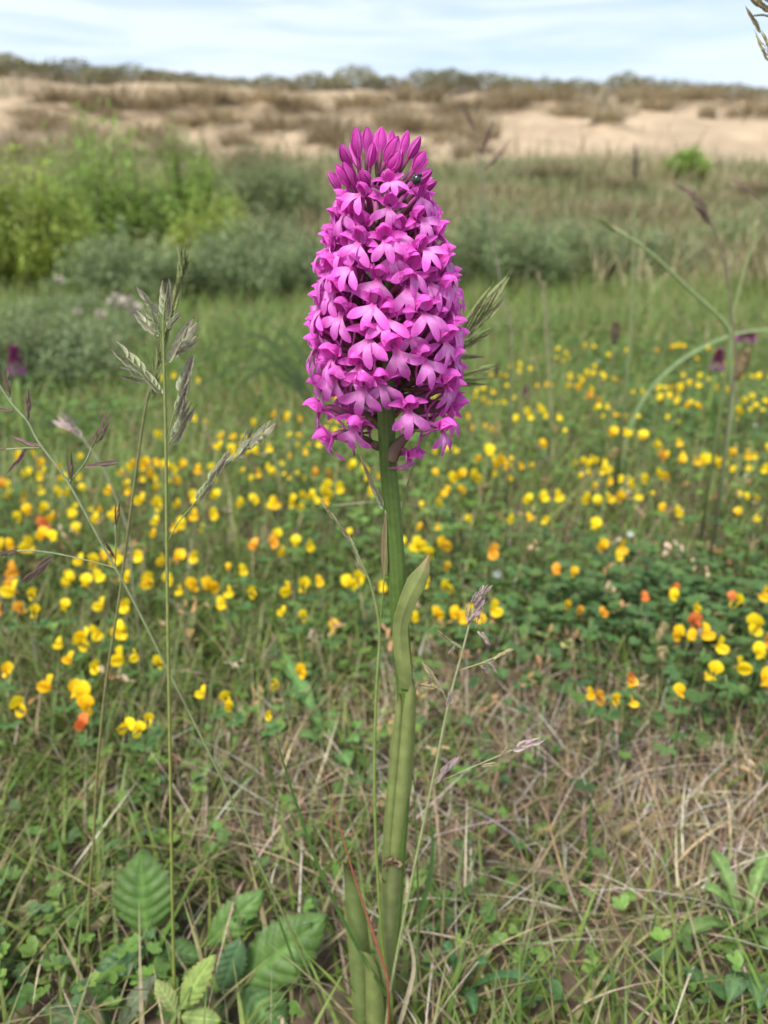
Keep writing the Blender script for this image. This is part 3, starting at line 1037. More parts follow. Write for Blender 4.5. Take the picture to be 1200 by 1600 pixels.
def sheath_col(tip0, brown=(.30, .21, .10), base=GRL):
    def f(t, u):
        c = lerp(base, (.23, .29, .08), abs(u) ** 3 * .8)
        c = lerp(c, tuple(v * .74 for v in c), .5 + .5 * math.sin(u * 34 + 1.5 * math.sin(t * 3)))
        c = lerp(c, (.30, .32, .12), (abs(u) > .93) * .7)
        return lerp(c, brown, max(0, (t - tip0) / (1 - tip0)) ** 1.2)
    return f


wrap_leaf('leaf', [(636, 1080), (632, 1050), (627, 1015), (626, 980), (636, 945), (651, 912), (661, 893), (670, 868)], [18, 24, 26, 25, 27, 31, 22, 2], [-.0030, -.0038, -.0040, -.0046, -.0056, -.006, -.0058, -.005], sheath_col(.8, (.33, .22, .13)), curl=.05, fold=-.30, ripple=.13, label='pale twisted stem leaf flaring to the right halfway up')
wrap_leaf('leaf', [(613, 1405), (617, 1338), (623, 1280), (631, 1200), (637, 1130), (642, 1085), (645, 1062)], [28, 31, 34, 35, 32, 26, 17, 2], [-.0027, -.0030, -.0031, -.0031, -.0031, -.0034, -.0032], sheath_col(.86, (.06, .035, .02)), curl=-.75, label='green sheath leaf with a dark tip clasping the stem')
wrap_leaf('leaf', [(604, 1380), (608, 1300), (614, 1230), (620, 1160), (624, 1110), (625, 1085)], [20, 21, 20, 18, 12, 1], -.0028, sheath_col(.8, (.2, .1, .05)), curl=-.75)
wrap_leaf('leaf', [(600, 1560), (606, 1480), (611, 1420), (614, 1375), (614, 1350)], [44, 43, 42, 41, 40, 39], -.0038, sheath_col(.92, (.16, .09, .05), (.24, .285, .11)), curl=-.8, label='lowest clasping sheath with a ragged brown rim')
wrap_leaf('leaf', [(568, 1640), (566, 1560), (560, 1480), (552, 1410), (545, 1375), (537, 1348)], [44, 46, 44, 38, 28, 16, 2], -.002, sheath_col(.72, (.05, .025, .015), (.22, .285, .095)), curl=-.7, label='stubby basal leaf with a blackened tip')
wrap_leaf('leaf', [(588, 1640), (586, 1580), (582, 1530), (574, 1500), (562, 1486)], [38, 38, 32, 24, 14, 1], -.0062, sheath_col(.85, (.35, .22, .15), (.28, .34, .11)), curl=-.6, label='short pale basal leaf folded in front of the stem foot')
wrap_leaf('leaf', [(602, 900), (601, 870), (601, 840), (604, 800)], [4, 9, 8, 6, 1], -.002, (.30, .22, .12), curl=.5, cross=5, label='narrow brown withered bract beside the stem')
wrap_leaf('leaf', [(612, 722), (620, 700), (636, 682), (662, 660)], [16, 20, 16, 9, 2], -.004, lambda t, u: lerp((.26, .20, .11), (.22, .10, .12), t), curl=-.5, cross=7, label='brownish bract under the lowest flowers')
wrap_leaf('leaf', [(602, 705), (585, 696), (570, 690), (558, 686)], [8, 14, 12, 7, 1], .001, lambda t, u: lerp((.17, .14, .07), (.30, .12, .18), t), curl=-.5, cross=5)
wrap_leaf('leaf', [(602, 676), (585, 660), (573, 650), (560, 640)], [9, 13, 10, 6, 1], .002, lambda t, u: lerp((.17, .16, .07), (.25, .12, .12), t), curl=-.5, cross=5)
m = MB()
for j in range(34):
    a = j / 33
    b = at(597 + 31 * a, 1352 - 10 * math.sin(a * 3.1) + random.uniform(-5, 5), OY - .0042)
    m.petal([tuple(b), tuple(b + Vector((random.uniform(-.001, .001), -.0008, random.uniform(-.001, .0016))))], (.0011, .0003), (1, 0, 0), col=(.14, .08, .04) if j % 3 else (.24, .17, .09), cross=3)
m.build('frayed_rim', M_SHEATH, orchid)

# beetle on the upper right of the spike
bp_ = at(651, 281, OY - .0100)
beetle = empty('beetle', bp_, 'tiny shiny black beetle on the upper right of the flower spike', 'beetle')
M_BEETLE = solid_mat('beetle shell', (.012, .016, .018), .25, .6)
q = Matrix.Rotation(.6, 3, 'Y')
m = MB()
m.ball((0, 0, 0), (.00095, .0007, .0011), (1, 1, 1), 12, 8)
m.V = [tuple(q @ Vector(v) + bp_) for v in m.V]
m.build('body', M_BEETLE, beetle)
m = MB()
m.ball((0, 0, .00125), (.00055, .0005, .00045), (1, 1, 1), 10, 6)
m.V = [tuple(q @ Vector(v) + bp_) for v in m.V]
m.build('head', M_BEETLE, beetle)
for sg in (-1, 1):
    for kz in (-.0006, 0, .0006):
        m = MB()
        m.tube([(sg * .0007, .0002, kz), (sg * .0013, -.0001, kz * 1.6), (sg * .0016, .0010, kz * 2)], .00009, (1, 1, 1), sides=4)
        m.V = [tuple(q @ Vector(v) + bp_) for v in m.V]
        m.build('leg', M_BEETLE, beetle)


# ------------------------------------------------------------------ grasses with seed heads
def spikelet_mesh(seed, n, ca, cb, awn=.12, slim=1.0):
    r = random.Random(seed)
    m = MB()
    m.tube([(0, 0, 0), (0, 0, .6)], (.012, .008), ca, sides=3)
    for i in range(n):
        sg = 1 if i % 2 else -1
        z0 = .04 + .52 * i / max(1, n - 1)
        L = .44 * r.uniform(.9, 1.1)
        sp = (.10 + .03 * r.random()) * slim
        yy = r.uniform(-.03, .03)
        pts = spline([(sg * .01, yy, z0), (sg * (.01 + sp * .55), yy * 1.3, z0 + L * .45), (sg * (.01 + sp * .75), yy * 1.2, z0 + L)], 6)
        cc = lerp(ca, cb, r.random())
        m.petal(pts, (.05 * slim, .13 * slim, .12 * slim, .07 * slim, .012), (0, 1, .0), curl=.75 * sg, col=lambda t, u, k=r.uniform(.35, 1): lerp(lerp(tuple(v * 1.12 for v in ca), cb, min(1, max(0, t * 1.5 - .15)) * k), tuple(min(1, v * 1.45) for v in ca), abs(u) * .45), cross=3)
        if awn:
            e = np.array(pts[-1])
            m.tube([tuple(e), tuple(e + np.array((sg * .03 * r.uniform(0, 2), r.uniform(-.02, .02), awn * r.uniform(.6, 1.2))))], (.008, .002), cb, sides=3)
    return m.mesh('spikelet', M_SPIKE)


GSP, PSP, DSP = (.30, .34, .17), (.20, .11, .13), (.10, .065, .055)
SPK = {
    'brome': [spikelet_mesh(1 + i, 7, (.36, .39, .23), (.24, .15, .165), .10) for i in range(3)],
    'green': [spikelet_mesh(11 + i, 8, (.22, .27, .10), (.30, .29, .15), .10) for i in range(3)],
    'dark': [spikelet_mesh(21 + i, 5, (.17, .105, .095), (.12, .07, .07), .0, .8) for i in range(3)],
    'pink': [spikelet_mesh(31 + i, 5, (.42, .34, .30), (.36, .22, .27), .05, 1.1) for i in range(3)],
    'straw': [spikelet_mesh(41 + i, 7, (.36, .31, .17), (.30, .24, .14), .05) for i in range(3)],
}


def line(pts, Y, n=None):
    """Photo-pixel polyline at one distance, or (px, py, Y) points, smoothed."""
    P = [tuple(at(p[0], p[1], p[2] if len(p) > 2 else Y)) for p in pts]
    return spline(P, n or max(4, 5 * len(P)))


def grass(name, label, culm, wpx, Y, col, spikes=(), kind='brome', branches=(), wide=.8, group='flowering grasses', cat='grass', leaves=(), ground=True):
    """culm from foot to tip; spikes are (base, tip) pixel pairs; leaves are (pixel polyline, width)."""
    P = line(culm, Y)
    if ground:       # carry the stalk on down to the soil it grows from
        f = P[0]
        gz0 = float(gz(f[0], f[1]))
        if f[2] > gz0 + .004:
            d = P[0] - P[1]
            P = np.vstack([[f[0] + (f[2] - gz0) * .12 * np.sign(d[0]) * min(1, abs(d[0] / (d[2] - 1e-6))), f[1] + .004, gz0 - .002], P])
    root = empty(name, tuple(P[0]), label, cat, group)
    m = MB()
    m.tube(P, [psize(w, Y) * .5 for w in wpx] if np.ndim(wpx) else psize(wpx, Y) * .5, col, sides=5)
    for br in branches:
        m.tube(line(br, Y), psize((wpx[-1] if np.ndim(wpx) else wpx) * .75, Y) * .5, col, sides=4)
    m.build('culm', M_CULM, root)
    inv = Matrix.Translation(-root.location)
    for i, s in enumerate(spikes):
        dY = random.uniform(-.006, .006) * (Y / .2) * (.5 if Y < .3 else 1)
        b, t = at(s[0], s[1], Y), at(s[2], s[3], Y + dY)
        kk = s[4] if len(s) > 4 else kind
        link('spikelet', random.choice(SPK[kk]), root, inv @ span(b, t, (t - b).length * wide, random.uniform(-.7, .7)))
    for pl, w, c in leaves:
        mm = MB()
        mm.petal(line(pl, Y, 16), [psize(w, Y) * q for q in (.7, 1, 1, .9, .7, .4, .08)], (1, .3, .2), curl=.4, col=c, cross=3)
        mm.build('leaf', M_BLADE, root)
    return root


CUL_G, CUL_P = (.25, .30, .085), (.27, .27, .13)
# tall brome left of the orchid
grass('tall_grass', 'tall upright grass with purple green spikelets left of the orchid', [(274, 1600), (270, 1450), (265, 1150), (261, 900), (259, 700), (256, 560), (255, 505), (258, 470)], (7.5, 6.5, 6, 5.5, 4.5, 3.5, 2.5), .2,
      lambda t, k: lerp((.27, .30, .06), (.26, .31, .14), t),
      [(257, 500, 259, 434), (249, 495, 217, 449), (246, 528, 212, 486), (246, 520, 231, 480), (259, 513, 282, 489), (260, 566, 306, 498), (264, 562, 309, 527), (255, 618, 224, 580), (226, 585, 177, 537), (234, 596, 184, 579),
       (279, 620, 302, 552), (274, 650, 297, 594), (275, 655, 294, 625), (264, 695, 302, 632), (305, 786, 333, 748), (325, 757, 352, 712), (333, 744, 365, 704), (360, 721, 384, 708), (377, 703, 391, 667), (390, 700, 428, 657), (372, 712, 410, 672)],
      branches=[[(257, 545), (250, 520), (247, 495)], [(257, 622), (240, 602), (225, 582)], [(258, 700), (268, 660), (279, 615)], [(260, 850), (280, 815), (305, 785), (345, 735), (390, 698)], [(258, 530), (252, 500), (248, 492)], [(258, 572), (266, 560)], [(257, 520), (262, 510)]], wide=1.2)
# dense green panicle behind it
PAN = []
for j in range(26):
    t = j / 25
    x, y = 236 + 52 * t, 612 - 205 * t
    PAN.append((x + random.uniform(-3, 3), y + 14, x + random.uniform(-11, 13) + 5, y - 34, 'green'))
grass('tall_grass', 'slightly leaning grass with a dense narrow green head behind the tall one', [(139, 1580), (138, 1425), (146, 1312), (152, 1200), (166, 1062), (184, 950), (199, 837), (225, 650), (240, 590), (262, 504), (288, 410)], (6, 5.5, 5, 4.5, 4, 3), .225, lambda t, k: lerp((.25, .24, .08), (.20, .20, .10), t), PAN, wide=.62)
# slender arching grass with dark spikelets at the left edge
grass('slender_grass', 'slender leaning grass with dark brown spikelets at the left edge', [(506, 1575), (450, 1444), (405, 1350), (362, 1250), (326, 1175), (270, 1062), (214, 950), (180, 887), (158, 848), (107, 755), (61, 692), (44, 660), (22, 635), (0, 603), (-14, 570)], (6, 5, 4.5, 4, 3.5, 3), .205, lambda t, k: lerp((.20, .25, .08), (.33, .36, .22), t),
      [(22, 642, -8, 637), (16, 620, 5, 568), (44, 658, 43, 608), (63, 699, 16, 682), (44, 701, 11, 741), (110, 756, 109, 706), (143, 701, 175, 642), (129, 728, 190, 722), (180, 823, 185, 782), (179, 873, 163, 842), (29, 862, -6, 867), (83, 870, 33, 915), (8, 702, -12, 700)], kind='dark', wide=.85,
      branches=[[(107, 755), (132, 724), (143, 700)], [(63, 700), (44, 700), (10, 702)], [(180, 887), (181, 850), (180, 820)], [(182, 890), (168, 884), (98, 867), (49, 860), (27, 861)], [(107, 757), (110, 750)], [(22, 638), (16, 622)], [(129, 728), (118, 742)]])
# blurred purple panicle behind the slender grass
grass('panicle_grass', 'blurred pinkish drooping grass head behind the slender grass', [(206, 900), (200, 830), (165, 740), (140, 700), (125, 680)], 3.5, .36, (.27, .28, .17), [(125, 682, 88, 648), (118, 676, 80, 655), (120, 672, 98, 642), (128, 684, 100, 652)], kind='pink', wide=.8)
# grass right of the orchid foot
PK = [(738 + random.uniform(-9, 12) + (966 - y) * .25, y, 742 + random.uniform(-14, 16) + (966 - y) * .36, y - random.uniform(16, 26), 'pink') for y in np.linspace(982, 930, 17)]
PK += [(748 + random.uniform(-4, 8), 986, 760 + random.uniform(-5, 6), 1006, 'pink') for _ in range(3)]
PK += [(722, 1013, 700, 999, 'straw'), (704, 1002, 683, 986, 'straw'), (712, 1008, 702, 1022, 'pink'), (748, 1040, 770, 1032, 'straw'), (770, 1030, 802, 1012, 'straw'), (762, 1034, 774, 1050, 'pink'), (750, 1040, 762, 1052, 'pink'), (690, 1078, 662, 1034, 'straw'), (676, 1052, 668, 1074, 'pink'), (684, 1075, 654, 1070, 'straw'),
       (700, 1105, 704, 1078, 'pink'), (704, 1100, 710, 1082, 'pink'), (682, 1222, 716, 1178, 'pink'), (800, 1172, 850, 1152, 'pink'), (752, 1196, 778, 1192, 'straw'), (782, 1180, 795, 1166, 'straw')]
grass('panicle_grass', 'thin straw coloured grass with a pinkish head right of the orchid foot', [(600, 1640), (606, 1580), (613, 1530), (640, 1390), (675, 1225), (700, 1103), (722, 1020), (738, 960), (756, 915)], (7, 6.5, 5.5, 5, 4, 3), .19, lambda t, k: lerp((.36, .24, .12), (.30, .33, .15), min(1, t * 6)) if t < .3 else lerp((.27, .33, .11), (.36, .34, .22), t), PK, wide=.85,
      branches=[[(723, 1014), (700, 1000)], [(719, 1047), (760, 1033), (790, 1018)], [(702, 1103), (690, 1078), (676, 1055)], [(676, 1226), (690, 1208)], [(676, 1226), (730, 1202), (800, 1172)], [(694, 1082), (684, 1075)]])
# grass just left of the stem with a nodding head
SP2 = []
for j in range(17):
    t = j / 16
    x, y = 573 - 56 * t + 8 * math.sin(3.1 * t), 902 - 96 * t
    SP2.append((x, y, x - 16 - random.uniform(-5, 4), y - 26 - random.uniform(-4, 4), 'straw' if j % 2 else 'brome'))
SP2 += [(600, 797, 579, 752, 'brome'), (588, 770, 563, 712, 'straw')]
grass('nodding_grass', 'green grass hugging the left of the orchid stem with a nodding brown head', [(612, 1560), (598, 1480), (588, 1330), (585, 1200), (588, 1080), (593, 1000), (590, 960), (581, 920), (572, 895), (548, 846), (520, 806)], (6, 6, 6, 5.5, 5, 4, 3), .1935, lambda t, k: lerp((.20, .29, .05), (.22, .25, .12), t), SP2, wide=.6,
      branches=[[(592, 985), (598, 930), (601, 890), (604, 840), (602, 797)]])
# head showing behind the right of the spike
grass('tall_grass', 'green spikelets poking out behind the right side of the flower spike', [(618, 1180), (622, 980), (626, 830), (640, 745), (672, 670), (700, 600), (716, 535), (735, 500)], (4, 4, 3.5, 3, 2.5), .222, (.27, .31, .13), [(718, 530, 796, 428), (716, 524, 768, 446), (716, 535, 789, 462), (720, 530, 770, 490), (714, 547, 772, 514), (708, 557, 762, 557), (714, 590, 775, 571), (706, 598, 768, 596), (712, 540, 760, 524)], kind='green', wide=.78,
      branches=[[(700, 600), (716, 588)], [(712, 552), (722, 545)]])
# red and dark blades, cream straw
grass('red_stem', 'thin red stalk leaning across the foot of the orchid', [(606, 1530), (590, 1478), (560, 1390), (530, 1290), (504, 1200)], (6, 5.5, 4.5, 2.5, 1), .187, (.36, .12, .075), group='loose blades at the orchid foot')
for nm, lab, pl, w, Y, c, a_ in (('grass_blade', 'dark green grass blade crossing left of the orchid foot', [(608, 1560), (560, 1480), (505, 1370), (465, 1260), (440, 1180), (432, 1150)], 8, .194, (.075, .15, .035), 1),
                                 ('straw', 'curved cream straw right of the orchid foot', [(618, 1620), (636, 1560), (647, 1510), (640, 1465), (631, 1448)], 9, .196, (.55, .46, .31), 1),
                                 ('grass_blade', 'thin olive blade standing right of the orchid sheath', [(655, 1450), (652, 1350), (648, 1250), (645, 1150)], 4, .215, (.14, .20, .06), 1),
                                 ('grass_blade', 'broad dark green blade curving up right of the orchid base', [(640, 1500), (655, 1430), (672, 1370), (676, 1310), (672, 1270)], 10, .235, (.09, .17, .05), 1),
                                 ('grass_blade', 'green blade rising at the lower left between the bramble and straw', [(510, 1640), (470, 1530), (430, 1420), (395, 1330)], 7, .21, (.10, .17, .04), 1),
                                 ('grass_blade', 'upright green blade standing in the dry patch at lower right', [(912, 1500), (918, 1400), (922, 1290), (925, 1230)], 9, .27, (.09, .17, .045), 1),
                                 ('grass_blade', 'thin dark blade leaning at the bottom right', [(870, 1620), (895, 1500), (905, 1420), (900, 1350)], 6, .24, (.14, .09, .05), 1),
                                 ('grass_blade', 'green blade arching low in the lower right grass', [(990, 1640), (1010, 1540), (1020, 1460), (1026, 1420)], 10, .23, (.085, .165, .05), 1),
                                 ('grass_blade', 'pale dry straw lying across behind the stem below the flowers', [(520, 790), (600, 785), (680, 795), (735, 806)], 4, .34, (.42, .38, .24), 0)):
    P = line(pl, Y, 18)
    root = empty(nm, tuple(P[0]), lab, 'grass blade', 'loose blades at the orchid foot')
    m = MB()
    if a_:
        foot = Vector(P[0])
        foot.z = float(gz(foot.x, foot.y)) - .002
        if P[0][2] > foot.z + .003:
            P = np.vstack([tuple(foot), P])
    m.petal(P, [psize(w, Y) * q for q in (.75, 1, 1, .9, .7, .4, .1)], (1, -.2, .1), curl=.5, col=c, cross=3)
    m.build('blade', M_BLADE, root)

# blurred grasses on the right
def arch(name, label, pl, w, Y, c, group='blurred grasses at the right'):
    P = line(pl, Y, 20)
    foot = Vector(P[0])
    foot.z = float(gz(foot.x, foot.y)) - .003
    if P[0][2] > foot.z + .004:
        P = np.vstack([tuple(foot), P])
    root = empty(name, tuple(P[0]), label, 'grass', group)
    m = MB()
    m.petal(P, [psize(w, Y) * q for q in (.8, 1, 1, 1, .9, .75, .4)], (.6, -.3, -.7), curl=.5, col=c, cross=3)
    m.build('blade', M_BLADE, root)


arch('long_grass', 'blue green grass blade arching to the right edge over the meadow', [(972, 730), (982, 675), (1010, 615), (1060, 565), (1120, 531), (1180, 516), (1260, 512)], 5.5, .80, (.25, .34, .15))
grass('stalk_grass', 'upright blurred grass stalk with a small head right of the willow', [(983, 560), (986, 500), (990, 380), (994, 250)], (6, 5, 3.5), .75, (.23, .27, .12), [(993, 262, 995, 222, 'dark'), (992, 280, 1000, 240, 'dark'), (992, 275, 988, 240, 'dark')], group='blurred grasses at the right', wide=.7)
grass('stalk_grass', 'pale green grass stalk leaning left across the right slope', [(1144, 640), (1142, 560), (1138, 512), (1080, 455), (1010, 390), (960, 358)], (7, 6, 5, 3.5), .6, (.24, .31, .13), [(968, 366, 930, 338, 'green'), (985, 370, 948, 352, 'straw'), (960, 360, 915, 330, 'green')], group='blurred grasses at the right', wide=.6)
grass('stalk_grass', 'short blurred grass stalk leaning right near the right edge', [(1138, 560), (1145, 500), (1160, 435), (1176, 380), (1184, 345)], (6, 5, 3), .62, (.25, .30, .12), [(1178, 372, 1188, 330, 'straw')], group='blurred grasses at the right', wide=.6)
grass('drooping_grass', 'brownish purple drooping grass head on the right slope', [(1150, 560), (1135, 420), (1112, 350), (1090, 315)], (3.5, 3, 2.5), .55, (.22, .17, .12), [(1112, 350, 1085, 318, 'dark'), (1100, 325, 1070, 290, 'dark'), (1085, 305, 1048, 284, 'dark'), (1108, 345, 1094, 305, 'dark')], group='blurred grasses at the right', wide=.7)
grass('drooping_grass', 'faint purplish grass head by the right edge above the slope', [(1240, 480), (1215, 360), (1190, 312)], (3, 2.5, 2), .6, (.24, .2, .15), [(1192, 316, 1165, 292, 'dark'), (1172, 298, 1138, 278, 'dark')], group='blurred grasses at the right', wide=.6)
grass('drooping_grass', 'faint purple grass sprays in front of the sand right of the spike', [(800, 520), (770, 380), (752, 280), (742, 200)], (2.5, 2, 1.4), .6, (.25, .22, .16), [(744, 205, 716, 152, 'dark'), (742, 182, 752, 150, 'dark'), (750, 245, 770, 188, 'dark'), (755, 270, 800, 218, 'dark'), (760, 250, 748, 232, 'dark')], group='blurred grasses at the right', wide=.5)
grass('stalk_grass', 'pair of pale dry stalks standing at the far meadow edge', [(862, 640), (856, 560), (850, 480), (842, 425)], (4, 3, 2), .9, (.32, .30, .17), [(848, 455, 838, 415, 'straw')], branches=[[(870, 600), (860, 520), (850, 440)]], group='blurred grasses at the right', wide=.5)
# top right corner
grass('corner_grass', 'out of focus grass spikelets hanging into the top right corner', [(1380, 1400), (1350, 700), (1290, 200), (1235, 45), (1200, 25), (1178, 24)], (5, 4, 3, 2.5), .26, (.27, .27, .18), [(1190, 52, 1166, 10, 'straw'), (1206, 96, 1184, 48, 'straw'), (1206, 18, 1170, -6, 'straw'), (1212, 10, 1180, -14, 'pink')], branches=[[(1235, 60), (1215, 95), (1190, 52)], [(1235, 45), (1215, 20), (1200, 10)]], group='blurred grasses at the right', wide=.9)

# plantain and cat's-tail heads, oval canary heads
M_HEAD = M_SPIKE


def seed_head(name, label, px, py, hpx, wpx, Y, col, stem_to, group, tilt=0):
    c = at(px, py, Y)
    f = at(stem_to[0], stem_to[1], Y)
    gz0 = float(gz(f.x, f.y))
    foot = Vector((f.x, f.y, gz0))
    hh, ww = psize(hpx, Y) * .5, psize(wpx, Y) * .5
    root = empty(name, foot, label, 'seed head', group)
    m = MB()
    top = c - Vector((tilt * hh, 0, hh))
    m.tube(spline([tuple(foot), tuple((foot + top) / 2 + Vector((.002, 0, 0))), tuple(top)], 8), (ww * .22, ww * .14), (.22, .2, .1), sides=5)
    m.build('stem', M_CULM, root)
    m = MB()
    m.ball((0, 0, 0), (ww * .8, ww * .8, hh), col, 8, 8)
    rnd = random.Random(int(px))
    for j in range(90):
        v = rnd.uniform(-.95, .95)
        a = j * 2.4
        q = math.sqrt(1 - v * v)
        b = Vector((ww * .72 * q * math.cos(a), ww * .72 * q * math.sin(a), hh * v))
        o_ = Vector((math.cos(a) * ww * .35, math.sin(a) * ww * .35, hh * .34))
        m.petal([tuple(b), tuple(b + o_ * .6), tuple(b + o_)], (ww * .3, ww * .42, ww * .05), (-math.sin(a), math.cos(a), 0), curl=-.5, col=lerp(col, tuple(min(1, v_ * 1.5) for v_ in col), rnd.random()), cross=3)
    mt = Matrix.Rotation(tilt, 3, 'Y')
    m.V = [tuple(mt @ Vector(v) + c) for v in m.V]
    m.build('head', M_HEAD, root)


GH = 'oval seed heads at the right'
seed_head('seed_head', 'upper oval straw seed head of a touching pair at the right', 1032, 992, 40, 18, .43, (.36, .31, .16), (1030, 1100), GH, .25)
seed_head('seed_head', 'lower oval straw seed head of a touching pair at the right', 1035, 1031, 44, 19, .405, (.38, .31, .17), (1014, 1110), GH, -.15)
seed_head('seed_head', 'oval straw seed head in front of big yellow blooms', 1090, 1006, 44, 15, .40, (.34, .29, .19), (1096, 1100), GH, .05)
seed_head('seed_head', 'lowest oval straw seed head above the dry patch', 1050, 1112, 42, 18, .36, (.38, .34, .18), (1045, 1200), GH, .15)
seed_head('plantain_head', 'dark plantain head on a thin stalk at the far meadow edge', 961, 522, 32, 14, .95, (.16, .12, .085), (958, 640), 'seed heads in the far meadow')
seed_head('plantain_head', 'small dark plantain head right of the orchid spikelets', 776, 580, 20, 9, .9, (.13, .13, .09), (780, 700), 'seed heads in the far meadow')
seed_head('cats_tail_head', 'bushy tan grass head beside the purple orchid bud at right', 1158, 572, 44, 20, .9, (.33, .24, .13), (1150, 680), 'seed heads in the far meadow', .15)
seed_head('cats_tail_head', 'tan grass head at the bottom edge right of the orchid', 800, 1585, 46, 22, .205, (.42, .30, .17), (815, 1650), 'seed heads near the bottom')
seed_head('cats_tail_head', 'pinkish tan dead head lying low behind the bramble', 155, 1195, 30, 12, .37, (.36, .26, .16), (165, 1240), 'seed heads near the bottom', -.9)

# ------------------------------------------------------------------ other purple orchids
def far_orchid(label, px, top, bot, wpx, Y, foot, stem_w, group='young purple orchids in the meadow'):
    b, t = at(px, bot, Y), at(px, top, Y)
    f = at(foot[0], foot[1], Y)
    f.z = float(gz(f.x, f.y))
    root = empty('young_orchid', f, label, 'orchid', group)
    m = MB()
    m.tube(spline([tuple(f), tuple((f + b) / 2 + Vector((-.002, 0, 0))), tuple(b)], 8), psize(stem_w, Y) * .5, (.19, .27, .07), sides=6)
    m.build('stem', M_STEM, root)
    m = MB()
    H, W = (t - b).length, psize(wpx, Y) * .5
    rnd = random.Random(int(px))
    for j in range(70):
        v = j / 69
        a = j * 2.4
        q = (1 - v) ** .75 * (.55 + .45 * min(1, v * 5)) + .06
        c = b + Vector((math.cos(a) * W * q * .55, math.sin(a) * W * q * .55, H * v * .92))
        o_ = Vector((math.cos(a) * W * .5, math.sin(a) * W * .5, H * (.12 if v > .3 else -.02)))
        col = lerp((.52, .08, .50), (.17, .02, .10), min(1, v * 2.4))
        m.petal([tuple(c), tuple(c + o_ * .5), tuple(c + o_)], (W * .2, W * .42, W * .08), (-math.sin(a), math.cos(a), 0), curl=-.4, col=lerp(col, tuple(x * 1.3 for x in col), rnd.random()), cross=3)
    m.build('flower_spike', M_PETAL, root)


far_orchid('young purple orchid with a dark tip at the left edge', 27, 541, 584, 30, .85, (52, 760), 9)
far_orchid('young purple orchid with a dark tip on the right of the meadow', 1120, 545, 578, 24, 1.0, (1105, 660), 7)
G3 = 'small purple flowers in the far meadow'
far_orchid('small round purple flower left of the orchid spike near the green grass', 415, 620, 637, 18, 1.2, (417, 670), 4, G3)
far_orchid('small purple flower head below and left of a similar one, near tall grass', 318, 645, 664, 20, 1.15, (320, 690), 4, G3)
far_orchid('tiny purple flower among yellow ones right of the orchid spike', 820, 604, 619, 13, 1.2, (822, 650), 4, G3)
far_orchid('faint pale purple flower above the bud at the right', 1165, 516, 534, 34, 1.4, (1160, 580), 4, G3)

# arching tussock left of the spike
tus = empty('arching_tussock', at(505, 668, z=0), 'tussock of long grey green blades arching to the left behind the spike', 'grass tuft')
for j, (tx, ty, kx, ky) in enumerate(((268, 585, 380, 540), (330, 640, 420, 572), (300, 560, 390, 520), (405, 498, 455, 530), (360, 610, 430, 565), (285, 620, 400, 556), (440, 505, 470, 560), (340, 545, 410, 525), (560, 560, 520, 580), (590, 600, 540, 590), (310, 600, 395, 575), (380, 660, 440, 596))):
    Y = tus.location.y - random.uniform(0, .12)
    m = MB()
    f = Vector(tus.location) + Vector((random.uniform(-.015, .015), random.uniform(-.015, .015), -.003))
    pts = spline([tuple(f), tuple(at((505 + kx) / 2 + 12, (660 + ky) / 2 - 10, (Y + f.y) / 2)), tuple(at(kx, ky, Y)), tuple(at(tx, ty, Y))], 16)
    m.petal(pts, [.0042 * q for q in (.8, 1, 1, .9, .7, .5, .15)], (0, -.5, .9), curl=.4, col=(.17, .24, .11), cross=3)
    m.build('blade', M_BLADE, tus)

# ------------------------------------------------------------------ bramble
def serrate_leaf(name, root, base, tip, wpx, Yb, Yt, col, edge, normal=(0, -.75, .65), teeth=11, cup=.25, mat=None):
    b, t = at(base[0], base[1], Yb), at(tip[0], tip[1], Yt)
    d = t - b
    L = d.length
    d.normalize()
    nrm = Vector(normal)
    nrm = (nrm - d * nrm.dot(d)).normalized()
    sd_ = d.cross(nrm)
    W = psize(wpx, (Yb + Yt) / 2, base[1]) * .5
    n, hc = 72, 6
    V, Fc, C = [], [], []
    for i in range(n + 1):
        t_ = i / n
        prof = (math.sin(math.pi * min(1, t_ ** .72)) ** .8) if 0 < t_ < 1 else 0
        saw = (t_ * teeth) % 1
        saw = saw + .4 * ((t_ * teeth * 3) % 1)
        for k in range(-hc, hc + 1):
            u = k / hc
            w = W * prof * (1 - ((.20 * saw) if abs(k) == hc else 0))
            tt = t_ - abs(u) * .0 + abs(u) * prof * .10
            vein = ((t_ - abs(u) * .16) * 7.0) % 1
            ple = (abs(vein - .5) * 2) ** 1.6
            h = cup * W * u * u * -1 + .09 * W * (1 - ple) * min(1, abs(u) * 3) * prof - .05 * W * (1 - min(1, abs(u) * 8)) - .18 * L * t_ * t_
            V.append(b + d * (L * min(1.02, tt)) + sd_ * (u * w) + nrm * h)
            c = lerp(col, tuple(min(1, x * 1.55) for x in col), max(0, ple - .72) * 2.2 if abs(k) > 0 else .8)
            C.append(lerp(c, edge, .8 if abs(k) == hc else (.25 if abs(k) == hc - 1 else 0)))
    m_ = 2 * hc + 1
    for i in range(n):
        for k in range(m_ - 1):
            Fc.append((i * m_ + k, i * m_ + k + 1, (i + 1) * m_ + k + 1, (i + 1) * m_ + k))
    me = new_mesh(name, [v - root.location for v in V], Fc, C, mat or M_BRAMBLE)
    return link(name, me, root)


